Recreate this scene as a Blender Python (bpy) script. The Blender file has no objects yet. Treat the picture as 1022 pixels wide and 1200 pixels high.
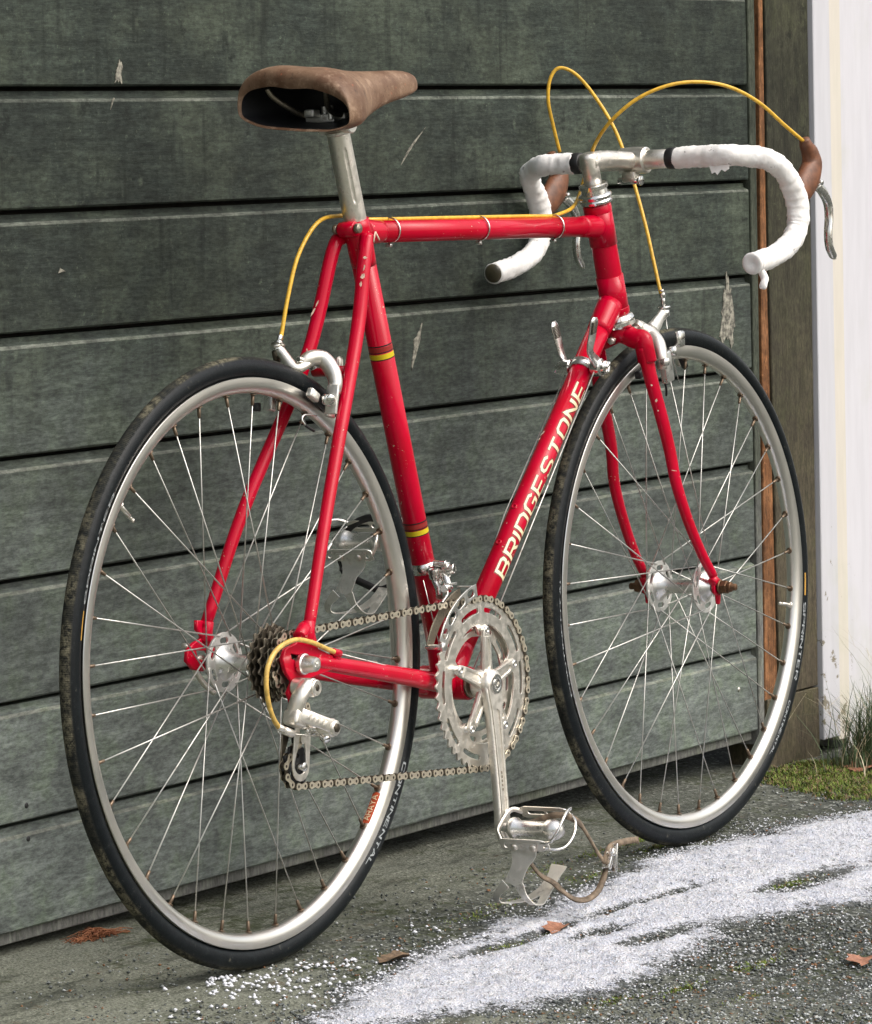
import bpy, bmesh, math, random
import numpy as np
from mathutils import Vector, Matrix, noise
random.seed(7); np.random.seed(7)
pi = math.pi; rad = math.radians
S = bpy.context.scene
COL = S.collection

# ---------------------------------------------------------------- camera, world, sun, exposure
cam_d = bpy.data.cameras.new('camera'); cam = bpy.data.objects.new('camera', cam_d); COL.objects.link(cam)
cam.matrix_world = Matrix(((0.55336145, 0.08811225, -0.82826767, -3.61041686),
                           (-0.83259617, 0.02989291, -0.55307326, -2.91360804),
                           (-0.0239732, 0.99566191, 0.0899035, 0.96010007), (0, 0, 0, 1)))
cam_d.sensor_fit = 'HORIZONTAL'; cam_d.sensor_width = 36.0
cam_d.lens = 4763.954 / 1022 * 36.0
cam_d.clip_start = 0.05; cam_d.clip_end = 500
S.camera = cam

SUN_EL, SUN_AZ = rad(50), rad(168)      # azimuth from +y clockwise: soft light from the open side in front of the door
W = bpy.data.worlds.new('World'); S.world = W; W.use_nodes = True
wt = W.node_tree; wt.nodes.clear()
sky = wt.nodes.new('ShaderNodeTexSky'); sky.sky_type = 'NISHITA'; sky.sun_disc = False
sky.sun_elevation = SUN_EL; sky.sun_rotation = SUN_AZ
sky.air_density = 1.6; sky.dust_density = 6.0; sky.ozone_density = 1.0
hsv = wt.nodes.new('ShaderNodeHueSaturation'); hsv.inputs['Saturation'].default_value = 0.42
bg = wt.nodes.new('ShaderNodeBackground'); bg.inputs['Strength'].default_value = 0.14
wo = wt.nodes.new('ShaderNodeOutputWorld')
wt.links.new(sky.outputs[0], hsv.inputs['Color']); wt.links.new(hsv.outputs[0], bg.inputs[0]); wt.links.new(bg.outputs[0], wo.inputs[0])

sun_d = bpy.data.lights.new('sun', 'SUN'); sun_d.energy = 0.65; sun_d.angle = rad(55); sun_d.color = (1.0, 0.96, 0.9)
sun = bpy.data.objects.new('sun', sun_d); COL.objects.link(sun)
sd = Vector((math.sin(SUN_AZ) * math.cos(SUN_EL), math.cos(SUN_AZ) * math.cos(SUN_EL), math.sin(SUN_EL)))
sun.rotation_euler = sd.to_track_quat('Z', 'Y').to_euler(); sun.location = sd * 10

vs = S.view_settings; vs.view_transform = 'Standard'; vs.look = 'None'; vs.gamma = 1; vs.use_curve_mapping = False
vs.exposure = 0.58
S.cycles.use_denoising = True
S.cycles.max_bounces = 7; S.cycles.diffuse_bounces = 3; S.cycles.glossy_bounces = 4; S.cycles.sample_clamp_indirect = 6

# ---------------------------------------------------------------- materials
class NT:
    def __init__(s, name):
        s.m = bpy.data.materials.new(name); s.m.use_nodes = True; s.t = s.m.node_tree; s.t.nodes.clear()
        s.o = s.n('ShaderNodeOutputMaterial'); s.b = s.n('ShaderNodeBsdfPrincipled'); s.l(s.b.outputs[0], s.o.inputs[0])
    def n(s, k, **kw):
        x = s.t.nodes.new(k)
        for a, v in kw.items(): setattr(x, a, v)
        return x
    def l(s, a, b): s.t.links.new(a, b)
    def set(s, sock, v):
        if hasattr(v, 'is_output') or isinstance(v, bpy.types.NodeSocket): s.l(v, sock)
        else:
            if isinstance(v, tuple) and len(v) == 3 and sock.type == 'RGBA': v = (*v, 1)
            sock.default_value = v
    def coord(s, kind='Object', scale=(1, 1, 1), rnd=0.0):
        c = s.n('ShaderNodeTexCoord'); m = s.n('ShaderNodeMapping'); m.inputs['Scale'].default_value = scale
        s.l(c.outputs[kind], m.inputs[0])
        if rnd:
            oi = s.n('ShaderNodeObjectInfo'); v = s.n('ShaderNodeVectorMath', operation='SCALE'); v.inputs[0].default_value = (rnd, rnd * .7, rnd * 1.3)
            s.l(oi.outputs['Random'], v.inputs['Scale']); s.l(v.outputs[0], m.inputs['Location'])
        return m.outputs[0]
    def noise(s, vec, scale, detail=5, rough=.6, dist=0.0):
        x = s.n('ShaderNodeTexNoise'); x.inputs['Scale'].default_value = scale; x.inputs['Detail'].default_value = detail
        x.inputs['Roughness'].default_value = rough; x.inputs['Distortion'].default_value = dist; s.l(vec, x.inputs['Vector']); return x.outputs['Fac']
    def voro(s, vec, scale, out='Distance', feature='F1'):
        x = s.n('ShaderNodeTexVoronoi'); x.feature = feature; x.inputs['Scale'].default_value = scale; s.l(vec, x.inputs['Vector']); return x.outputs[out]
    def ramp(s, fac, lo, hi, a=0.0, b=1.0):
        x = s.n('ShaderNodeMapRange'); x.interpolation_type = 'SMOOTHSTEP'; s.set(x.inputs['Value'], fac)
        for i, v in ((1, lo), (2, hi), (3, a), (4, b)): x.inputs[i].default_value = v
        return x.outputs[0]
    def mix(s, fac, a, b, mode='MIX'):
        x = s.n('ShaderNodeMix', data_type='RGBA', blend_type=mode); s.set(x.inputs[0], fac); s.set(x.inputs[6], a); s.set(x.inputs[7], b); return x.outputs[2]
    def math(s, op, a, b=0.0):
        x = s.n('ShaderNodeMath', operation=op); s.set(x.inputs[0], a); s.set(x.inputs[1], b); return x.outputs[0]
    def sep(s, vec):
        x = s.n('ShaderNodeSeparateXYZ'); s.l(vec, x.inputs[0]); return x.outputs
    def bump(s, h, strength=.3, dist=.001, prev=None):
        x = s.n('ShaderNodeBump'); x.inputs['Strength'].default_value = strength; x.inputs['Distance'].default_value = dist; s.l(h, x.inputs['Height'])
        if prev: s.l(prev, x.inputs['Normal'])
        return x.outputs[0]
    def fin(s, **kw):
        for k, v in kw.items(): s.set(s.b.inputs[k.replace('_', ' ')], v)
        return s.m

def metal(name, col, rough, dirt=(.05, .04, .03), amt=.35, scale=90, bumpd=.0003):
    t = NT(name); c = t.coord(); n1 = t.noise(c, scale, 6, .65); n2 = t.noise(c, scale * .25, 3)
    d = t.math('MULTIPLY', t.ramp(n1, .52, .72), t.ramp(n2, .35, .65))
    d = t.math('MULTIPLY', d, amt)
    return t.fin(Base_Color=t.mix(d, col, dirt), Metallic=t.ramp(d, .1, .5, 1.0, .35), Roughness=t.ramp(n1, .3, .75, rough, min(1, rough + .25)), Normal=t.bump(n1, .25, bumpd))

def plain(name, col, rough=.5, var=.25, scale=60, spec=.5, b=.25, bd=.0005, **kw):
    t = NT(name); c = t.coord(); n = t.noise(c, scale, 5)
    dark = tuple(v * (1 - var) for v in col); lite = tuple(min(1, v * (1 + var)) for v in col)
    t.b.inputs['Specular IOR Level'].default_value = spec
    return t.fin(Base_Color=t.mix(t.ramp(n, .3, .7), dark, lite), Roughness=rough, Normal=t.bump(n, b, bd), **kw)

def red_paint():
    t = NT('red_paint'); t.b.inputs['Specular IOR Level'].default_value = .12; c = t.coord()
    n1 = t.noise(c, 260, 3, .5); n2 = t.noise(c, 35, 3, .5); n3 = t.noise(c, 14, 4)
    chip = t.math('MULTIPLY', t.ramp(n1, .675, .69), t.ramp(n2, .52, .60))
    base = t.mix(t.ramp(n3, .3, .7), (.46, .0002, .016), (.55, .0005, .028))
    return t.fin(Base_Color=t.mix(chip, base, (.55, .40, .30)), Roughness=t.ramp(chip, 0, 1, .3, .7), Coat_Weight=.38, Coat_Roughness=.06,
                 Normal=t.bump(t.math('ADD', t.math('MULTIPLY', chip, -1.0), t.math('MULTIPLY', n3, .3)), .3, .0006))

def wood(name, cols, grain=(1.0, 12, 12), rough=.8, rnd=9.0, gray=None, zfade=None, mossy=0.0, vert=False):
    """weathered stained boards; cols = dark, mid, light"""
    t = NT(name)
    g = (12, 12, 1.0) if vert else (1.0, 12, 12)
    v = t.coord('Object', (1, 1, 1), rnd); vg = t.coord('Object', g, rnd)
    grn = t.noise(vg, 9, 9, .72, .35); fine = t.noise(vg, 60, 6, .75); blot = t.noise(v, 5.5, 7, .68); bl2 = t.noise(v, 19, 6, .7); spk = t.noise(v, 150, 5, .75)
    a = t.mix(t.ramp(grn, .34, .66), cols[0], cols[1])
    a = t.mix(t.ramp(blot, .40, .66), a, cols[2])
    a = t.mix(t.ramp(fine, .35, .75, 0, .55), a, tuple(x * 1.75 for x in cols[1]))
    a = t.mix(t.math('MULTIPLY', t.ramp(bl2, .56, .70), .75), a, tuple(x * .36 for x in cols[0]))
    a = t.mix(t.math('MULTIPLY', t.ramp(spk, .58, .74), .65), a, tuple(x * 2.2 for x in cols[2]))
    drip = t.noise(t.coord('Object', (16, 16, 1.6), rnd), 3.0, 5, .6)
    a = t.mix(t.math('MULTIPLY', t.ramp(drip, .52, .70), .6), a, tuple(x * .45 for x in cols[1]))
    pale = t.voro(t.coord('Object', (1.6, 1, 1), rnd), 14, 'Distance')
    a = t.mix(t.math('MULTIPLY', t.ramp(t.math('ADD', pale, t.math('MULTIPLY', bl2, .55)), .36, .22, 0, 1), .40), a, tuple(x * 2.5 + .01 for x in cols[2]))
    if zfade:
        w = t.n('ShaderNodeNewGeometry'); z = t.sep(w.outputs['Position'])[2]
        f = t.ramp(t.math('ADD', z, t.math('MULTIPLY', t.math('SUBTRACT', blot, .5), .35)), zfade[0], zfade[1], 1.0, 0.0)
        gy = t.mix(t.ramp(grn, .3, .7), tuple(x * .78 for x in zfade[2]), zfade[2])
        gy = t.mix(t.ramp(bl2, .42, .66, 0, .7), gy, tuple(x * y for x, y in zip(zfade[2], (.62, .70, .52))))
        gy = t.mix(t.ramp(spk, .6, .75, 0, .5), gy, tuple(x * .4 for x in zfade[2]))
        gy = t.mix(t.ramp(fine, .45, .8, 0, .5), gy, tuple(x * 1.35 for x in zfade[2]))
        a = t.mix(f, a, gy)
    f1 = t.ramp(t.noise(t.coord('Object', (.34, 1, 1) if not vert else (1, 1, .34), rnd), 230, 4, .75), .32, .68, .66, 1.34); f2 = t.ramp(t.noise(t.coord('Object', (.16, 1, 1) if not vert else (1, 1, .16), rnd), 90, 5, .7), .34, .66, .80, 1.20); f3 = t.ramp(bl2, .36, .64, .80, 1.18)
    oi_ = t.n('ShaderNodeObjectInfo'); f3 = t.math('MULTIPLY', f3, t.ramp(oi_.outputs['Random'], 0, 1, .86, 1.12)); f4 = t.ramp(t.noise(v, 2.2, 4, .6), .36, .64, .80, 1.18); f3 = t.math('MULTIPLY', f3, f4)
    ff = t.math('MULTIPLY', t.math('MULTIPLY', f1, f2), f3); cmb = t.n('ShaderNodeCombineColor')
    for k in range(3): t.l(ff, cmb.inputs[k])
    a = t.mix(1.0, a, cmb.outputs[0], 'MULTIPLY')
    if mossy:
        a = t.mix(t.math('MULTIPLY', t.ramp(t.noise(v, 11, 6, .7), .5, .68), mossy), a, (.055, .068, .022))
    h = t.math('ADD', t.math('MULTIPLY', grn, .7), t.math('ADD', t.math('MULTIPLY', fine, .5), t.math('MULTIPLY', spk, .35)))
    t.b.inputs['Specular IOR Level'].default_value = .25
    return t.fin(Base_Color=a, Roughness=rough, Normal=t.bump(h, .55, .0016))

def white_wood(name, col, peel=.5):
    t = NT(name); v = t.coord('Object', (1, 1, 1)); vs_ = t.coord('Object', (1, 1, .12))
    n = t.noise(vs_, 60, 5, .6); n2 = t.noise(v, 22, 7, .7); w = t.n('ShaderNodeNewGeometry'); z = t.sep(w.outputs['Position'])[2]
    low = t.ramp(z, .04, .50, .13, 0.0)
    p = t.ramp(t.math('ADD', n2, low), .70, .715); p = t.math('MULTIPLY', p, peel)
    a = t.mix(t.ramp(n, .3, .7), tuple(x * .93 for x in col), col)
    a = t.mix(t.math('MULTIPLY', t.ramp(t.math('ADD', t.noise(v, 6, 5), low), .55, .8), .35), a, (.42, .44, .30))
    a = t.mix(p, a, (.20, .17, .11))
    return t.fin(Base_Color=a, Roughness=.6, Normal=t.bump(t.math('SUBTRACT', t.math('MULTIPLY', n, .25), p), .5, .0012))

M = {}
M['red'] = red_paint()
M['silver'] = metal('polished_alloy', (.80, .79, .76), .22, amt=.5)
M['satin'] = metal('satin_alloy', (.84, .80, .73), .31, dirt=(.20, .14, .09), amt=.5, scale=120)
M['chrome'] = metal('chrome_plate', (.78, .77, .74), .10, dirt=(.16, .10, .05), amt=.7, scale=160, bumpd=.0001)
def rim_mat():
    t = NT('rim_alloy'); c = t.coord(); n = t.noise(c, 14, 5, .6); n2 = t.noise(c, 170, 3, .5)
    return t.fin(Base_Color=t.mix(t.ramp(n, .35, .7, 0, .35), (.84, .82, .775), (.62, .57, .49)), Metallic=1.0, Roughness=t.ramp(t.math('ADD', n, t.math('MULTIPLY', n2, .12)), .3, .85, .27, .40))
M['rim'] = rim_mat()
M['spoke'] = metal('spoke_steel', (.60, .59, .56), .33, dirt=(.14, .10, .06), amt=.6, scale=120)
M['nipple'] = metal('tarnished_brass', (.22, .165, .12), .45, amt=.8, scale=400)
M['rusty'] = metal('rusty_steel', (.17, .10, .06), .5, dirt=(.09, .03, .012), amt=1.0, scale=300)
M['flange'] = metal('flange_alloy', (.84, .83, .80), .40, dirt=(.12, .10, .08), amt=.7, scale=160)
M['clipsteel'] = metal('dull_spring_steel', (.82, .80, .75), .40, dirt=(.20, .15, .10), amt=.6, scale=120)
M['steel'] = metal('oily_steel', (.33, .29, .23), .38, dirt=(.012, .010, .008), amt=1.0, scale=330)
M['darksteel'] = metal('grimy_steel', (.10, .085, .065), .42, dirt=(.010, .008, .006), amt=1.0, scale=330)
M['chainplate'] = metal('chain_steel', (.74, .67, .54), .36, dirt=(.05, .035, .02), amt=.6, scale=420)
M['black'] = plain('black_rubber', (.012, .012, .013), .5)
M['gum'] = plain('gum_rubber', (.155, .060, .028), .5, .35, 70, b=.3, bd=.0008)
M['olivecap'] = plain('bar_end_plug', (.060, .052, .030), .35, .3)
M['yellow'] = plain('yellow_housing', (.72, .42, .04), .36, .18, 140)
M['yellow_aged'] = plain('aged_yellow_housing', (.62, .40, .10), .38, .25, 140)
M['decal_cream'] = plain('cream_decal', (.85, .68, .44), .4, .08, 200, b=.05)
M['decal_dark'] = plain('decal_outline', (.16, .035, .020), .4, .1)
M['decal_black'] = plain('decal_black', (.02, .008, .008), .4, .1)
M['decal_yellow'] = plain('decal_yellow', (.62, .48, .01), .4, .1)
M['decal_maroon'] = plain('decal_maroon', (.28, .02, .015), .4, .1)
M['decal_red'] = plain('rim_decal_orange', (.52, .085, .03), .45, .25, 300)
M['tyre_print'] = plain('tyre_print', (.30, .32, .33), .6, .35, 500)
M['tyre_yellow'] = plain('tyre_yellow', (.55, .30, .05), .6, .2)
M['touchup'] = plain('bare_scratch', (.62, .46, .36), .6, .3, 300)

def tape_mat():
    t = NT('white_cloth_tape'); c = t.coord(); n = t.noise(c, 45, 6, .65); n2 = t.noise(c, 600, 2); sp = t.noise(c, 75, 4, .6)
    a = t.mix(t.ramp(n, .35, .7), (.86, .83, .80), (.93, .92, .91)); a = t.mix(t.ramp(sp, .665, .69, 0, .75), a, (.30, .27, .27))
    return t.fin(Base_Color=a, Roughness=.7, Normal=t.bump(t.math('ADD', t.math('MULTIPLY', n, 1.0), t.math('MULTIPLY', n2, .08)), .5, .003))
M['tape'] = tape_mat()

def tyre_mat():
    t = NT('tubular_tyre'); t.b.inputs['Specular IOR Level'].default_value = .22; c = t.coord(); x, y, z = t.sep(c)
    r = t.math('SQRT', t.math('ADD', t.math('MULTIPLY', x, x), t.math('MULTIPLY', z, z)))
    n = t.noise(c, 130, 7, .8); n2 = t.noise(c, 22, 5, .6); fine = t.noise(c, 700, 3)
    ay = t.math('ABSOLUTE', y)
    e = t.math('ADD', ay, t.math('MULTIPLY', t.math('SUBTRACT', n, .5), .0045))
    tread = t.math('MULTIPLY', t.ramp(e, .0082, .0058), t.ramp(r, .3285, .331))
    side = t.mix(t.ramp(n, .45, .75), (.0030, .0048, .0062), (.0090, .0130, .0155))
    dirt = t.mix(t.ramp(n, .38, .62), (.008, .009, .008), (.17, .155, .105))
    dirt = t.mix(t.ramp(n2, .62, .44, 0, .85), dirt, (.009, .011, .011))
    a = t.mix(tread, side, dirt)
    a = t.mix(t.math('MULTIPLY', t.ramp(t.math('ADD', n, t.math('MULTIPLY', n2, .5)), .86, .98), .55), a, (.12, .11, .085))
    saw = t.math('SINE', t.math('MULTIPLY', t.math('ARCTAN2', z, x), 900.0))
    h = t.math('ADD', t.math('MULTIPLY', n, .8), t.math('MULTIPLY', t.math('MULTIPLY', saw, tread), .25))
    return t.fin(Base_Color=a, Roughness=t.ramp(tread, 0, 1, .42, .85), Normal=t.bump(h, .5, .0009))
M['tyre'] = tyre_mat()

def leather():
    t = NT('worn_brown_leather'); t.b.inputs['Specular IOR Level'].default_value = .35; c = t.coord(); n = t.noise(c, 16, 7, .7); n2 = t.noise(c, 55, 6, .7); cr = t.voro(c, 420, 'Distance')
    x, y, z = t.sep(c)
    a = t.mix(t.ramp(n, .35, .65), (.125, .064, .036), (.225, .140, .088))
    a = t.mix(t.math('MULTIPLY', t.ramp(n2, .50, .68), .6), a, (.38, .26, .175))
    a = t.mix(t.math('MULTIPLY', t.ramp(t.noise(c, 40, 3), .66, .72), .8), a, (.42, .12, .06))
    a = t.mix(t.ramp(n2, .42, .32, 0, .6), a, (.022, .014, .009))
    return t.fin(Base_Color=a, Roughness=.55, Normal=t.bump(t.math('ADD', t.math('MULTIPLY', cr, .3), n2), .45, .0012))
M['leather'] = leather()
M['strap'] = plain('worn_strap_leather', (.17, .125, .085), .7, .5, 90, b=.5, bd=.001)

M['board'] = wood('stained_door_boards', ((.011, .015, .013), (.026, .033, .027), (.046, .056, .040)), zfade=(.20, .86, (.138, .156, .146)))
M['pale_edge'] = wood('pale_board_edge', ((.030, .036, .030), (.085, .093, .078), (.14, .15, .125)), zfade=(.26, .92, (.20, .21, .185)))
M['post'] = wood('mossy_post', ((.018, .019, .012), (.034, .034, .022), (.052, .052, .032)), mossy=.18, zfade=(.15, 1.05, (.100, .082, .055)), vert=True)
M['stile'] = wood('grey_stile', ((.030, .036, .026), (.052, .060, .045), (.075, .085, .060)), zfade=(.2, .7, (.17, .17, .16)), vert=True)
M['barewood'] = wood('bare_reddish_wood', ((.085, .038, .018), (.20, .085, .032), (.27, .13, .06)), rough=.7, vert=True)
M['dark'] = plain('unlit_interior_timber', (.03, .028, .025), .9)
M['white'] = white_wood('lavender_white_wall', (.615, .605, .645), .35)
M['trimwhite'] = white_wood('peeling_white_trim', (.57, .565, .60), .9)
M['cream'] = white_wood('cream_edge_strip', (.64, .595, .525), .9)
M['scrape'] = plain('bare_wood_scrape', (.20, .19, .155), .85, .8, 130)

# ---------------------------------------------------------------- mesh helpers
def link(name, me, mat=None, parent=None, loc=None):
    o = bpy.data.objects.new(name, me); COL.objects.link(o)
    if mat is not None and me is not None and len(me.materials) == 0:
        for m in (mat if isinstance(mat, (list, tuple)) else [mat]): me.materials.append(M[m] if isinstance(m, str) else m)
    if parent: o.parent = parent
    if loc is not None: o.location = loc
    return o
def obj(name, vf, mat=None, parent=None, smooth=True, loc=None, autos=None):
    me = bpy.data.meshes.new(name); me.from_pydata([tuple(map(float, v)) for v in vf[0]], [], [tuple(int(i) for i in f) for f in vf[1]])
    if len(vf) > 2: me.polygons.foreach_set('material_index', vf[2])
    if smooth: me.polygons.foreach_set('use_smooth', [True] * len(me.polygons))
    if autos: me.set_sharp_from_angle(angle=rad(autos))
    me.update()
    return link(name, me, mat, parent, loc)
def join(*parts):
    V, F, Mi = [], [], []
    for p in parts:
        n = len(V); V += [tuple(v) for v in p[0]]; F += [tuple(i + n for i in f) for f in p[1]]; Mi += list(p[2]) if len(p) > 2 else [0] * len(p[1])
    return V, F, Mi
def mi(vf, i): return (vf[0], vf[1], [i] * len(vf[1]))
def xf(vf, m): return ([tuple(m @ Vector(v)) for v in vf[0]],) + tuple(vf[1:])
def frames(P, up=None):
    P = [Vector(p) for p in P]; T = []
    for i in range(len(P)):
        a = P[min(i + 1, len(P) - 1)] - P[max(i - 1, 0)]; T.append(a.normalized())
    if up is None: up = Vector((0, 1, 0)) if abs(T[0].y) < .9 else Vector((0, 0, 1))
    up = Vector(up); N = []
    n = (up - T[0] * up.dot(T[0])).normalized()
    for t_ in T: n = (n - t_ * n.dot(t_)).normalized(); N.append(n.copy())
    return P, T, N
def tube(P, r, seg=16, up=None, cap=True, fixed=False, r2=None):
    """sweep; r scalar/list = radius along N (the 'up' side); r2 = radius across"""
    P, T, N = frames(P, up); k = len(P)
    R = r if isinstance(r, (list, tuple)) else [r] * k; R2 = (r2 if isinstance(r2, (list, tuple)) else [r2] * k) if r2 is not None else R
    V, F = [], []
    for i in range(k):
        n = N[i]
        if fixed: n = (Vector(up) - T[i] * Vector(up).dot(T[i])).normalized()
        b = T[i].cross(n)
        for j in range(seg):
            a = 2 * pi * j / seg; V.append(P[i] + n * (R[i] * math.cos(a)) + b * (R2[i] * math.sin(a)))
    for i in range(k - 1):
        for j in range(seg):
            a, b_ = i * seg + j, i * seg + (j + 1) % seg; F.append((a, b_, b_ + seg, a + seg))
    if cap: F.append(tuple(range(seg))[::-1]); F.append(tuple(range((k - 1) * seg, k * seg)))
    return V, F
def spline(P, n=8, closed=False):
    P = [Vector(p) for p in P]; k = len(P); out = []
    rng = range(k) if closed else range(k - 1)
    for i in rng:
        p0 = P[(i - 1) % k] if closed or i > 0 else P[0] * 2 - P[1]; p1 = P[i]; p2 = P[(i + 1) % k]
        p3 = P[(i + 2) % k] if closed or i + 2 < k else P[k - 1] * 2 - P[k - 2]
        for j in range(n):
            t = j / n; out.append(.5 * ((2 * p1) + (p2 - p0) * t + (2 * p0 - 5 * p1 + 4 * p2 - p3) * t * t + (3 * p1 - p0 - 3 * p2 + p3) * t ** 3))
    if not closed: out.append(P[-1])
    return out
def lerp(vals, n):
    """resample a list of scalars to match spline(P, n)"""
    out = []
    for a, b in zip(vals, vals[1:]):
        for j in range(n): t = j / n; t = t * t * (3 - 2 * t); out.append(a + (b - a) * t)
    out.append(vals[-1]); return out
def lathe(prof, org=(0, 0, 0), axis=(0, 1, 0), seg=32, closed=False):
    """prof: (axial, radius) list"""
    ax = Vector(axis).normalized(); u = ax.orthogonal().normalized(); w = ax.cross(u); o = Vector(org); V, F = [], []
    for s_, r in prof:
        for j in range(seg):
            a = 2 * pi * j / seg; V.append(o + ax * s_ + (u * math.cos(a) + w * math.sin(a)) * r)
    k = len(prof)
    for i in range(k if closed else k - 1):
        for j in range(seg):
            a, b = i * seg + j, i * seg + (j + 1) % seg; c, d = ((i + 1) % k) * seg + (j + 1) % seg, ((i + 1) % k) * seg + j; F.append((a, b, c, d))
    if not closed:
        if prof[0][1] > 1e-5: F.append(tuple(range(seg))[::-1])
        if prof[-1][1] > 1e-5: F.append(tuple(range((k - 1) * seg, k * seg)))
    return V, F
def cyl(a, b, r, seg=20, bev=.0, r2=None):
    a, b = Vector(a), Vector(b); L = (b - a).length; r2 = r if r2 is None else r2
    e = bev or min(r, r2) * .12
    return lathe([(0, r - e), (e, r), (L - e, r2), (L, r2 - e)], a, b - a, seg)
def box(c, s, R=None, bev=0.0, seg=2):
    bm = bmesh.new(); bmesh.ops.create_cube(bm, size=1)
    for v in bm.verts: v.co = Vector((v.co.x * s[0], v.co.y * s[1], v.co.z * s[2]))
    if bev: bmesh.ops.bevel(bm, geom=bm.edges[:] , offset=bev, segments=seg, affect='EDGES', profile=.5)
    m = Matrix.Translation(Vector(c)) @ (R.to_4x4() if R is not None else Matrix())
    V = [tuple(m @ v.co) for v in bm.verts]; bm.verts.index_update(); F = [tuple(v.index for v in f.verts) for f in bm.faces]; bm.free(); return V, F
def plate(loops, th, bev=0.0, m=None, res=1):
    """2D loops (first outline, others holes) -> solid plate centred on z=0 of matrix m"""
    cu = bpy.data.curves.new('plate', 'CURVE'); cu.dimensions = '2D'; cu.fill_mode = 'BOTH'; cu.extrude = max(th / 2 - bev, 1e-5); cu.bevel_depth = bev; cu.bevel_resolution = res
    cu.offset = -bev
    for L in loops:
        sp = cu.splines.new('POLY'); sp.points.add(len(L) - 1)
        for p, q in zip(sp.points, L): p.co = (q[0], q[1], 0, 1)
        sp.use_cyclic_u = True
    o = bpy.data.objects.new('plate', cu); COL.objects.link(o)
    me = o.to_mesh(); m = m or Matrix()
    V = [tuple(m @ v.co) for v in me.vertices]; F = [tuple(p.vertices) for p in me.polygons]
    o.to_mesh_clear(); bpy.data.objects.remove(o); bpy.data.curves.remove(cu); return V, F
# plates that lie in the plane of the bike: plate (x, y) -> bike (x, z), thickness along y
def side(y, x=0.0, z=0.0, ang=0.0): return Matrix.Translation((x, y, z)) @ Matrix.Rotation(ang, 4, 'Y') @ Matrix.Rotation(pi / 2, 4, 'X')
def circ2(r, n=24, c=(0, 0), ph=0.0): return [(c[0] + r * math.cos(ph + 2 * pi * i / n), c[1] + r * math.sin(ph + 2 * pi * i / n)) for i in range(n)]
def slot_arc(r0, r1, a0, a1, n=8):
    """rounded curved slot between radii r0, r1"""
    rm, h = (r0 + r1) / 2, (r1 - r0) / 2; d = h / rm; L = []
    for i in range(n + 1): a = a0 + d + (a1 - a0 - 2 * d) * i / n; L.append((r1 * math.cos(a), r1 * math.sin(a)))
    for k in (1, 2, 3): b = pi / 2 - pi * k / 4; L.append(((rm + h * math.sin(b)) * math.cos(a1 - d + d * math.cos(b)), (rm + h * math.sin(b)) * math.sin(a1 - d + d * math.cos(b))))
    for i in range(n + 1): a = a1 - d - (a1 - a0 - 2 * d) * i / n; L.append((r0 * math.cos(a), r0 * math.sin(a)))
    for k in (1, 2, 3): b = -pi / 2 + pi * k / 4; L.append(((rm + h * math.sin(b)) * math.cos(a0 + d - d * math.cos(b)), (rm + h * math.sin(b)) * math.sin(a0 + d - d * math.cos(b))))
    return L
def capsule(a, b, r, n=6, r2=None):
    a, b = Vector((*a, 0)), Vector((*b, 0)); d = (b - a).normalized(); t0 = math.atan2(d.y, d.x); r2 = r2 or r; L = []
    for i in range(n + 1): t = t0 - pi / 2 + pi * i / n; L.append((b.x + r2 * math.cos(t), b.y + r2 * math.sin(t)))
    for i in range(n + 1): t = t0 + pi / 2 + pi * i / n; L.append((a.x + r * math.cos(t), a.y + r * math.sin(t)))
    return L
def ribbon(P, w, th, lat=(0, 1, 0)):
    """flat strip along P, width w (list or scalar) along the lateral direction lat, thickness th"""
    P, T, N = frames(P, lat); k = len(P); w = w if isinstance(w, (list, tuple)) else [w] * k; V, F = [], []
    lv = Vector(lat)
    for i in range(k):
        l = (lv - T[i] * lv.dot(T[i])).normalized(); n = T[i].cross(l)
        for sx, sy in ((-1, -1), (1, -1), (1, 1), (-1, 1)): V.append(P[i] + l * (sx * w[i] / 2) + n * (sy * th / 2))
    for i in range(k - 1):
        for j in range(4): a, b = i * 4 + j, i * 4 + (j + 1) % 4; F.append((a, b, b + 4, a + 4))
    F.append((3, 2, 1, 0)); F.append(tuple(range(4 * k - 4, 4 * k))); return V, F

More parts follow.
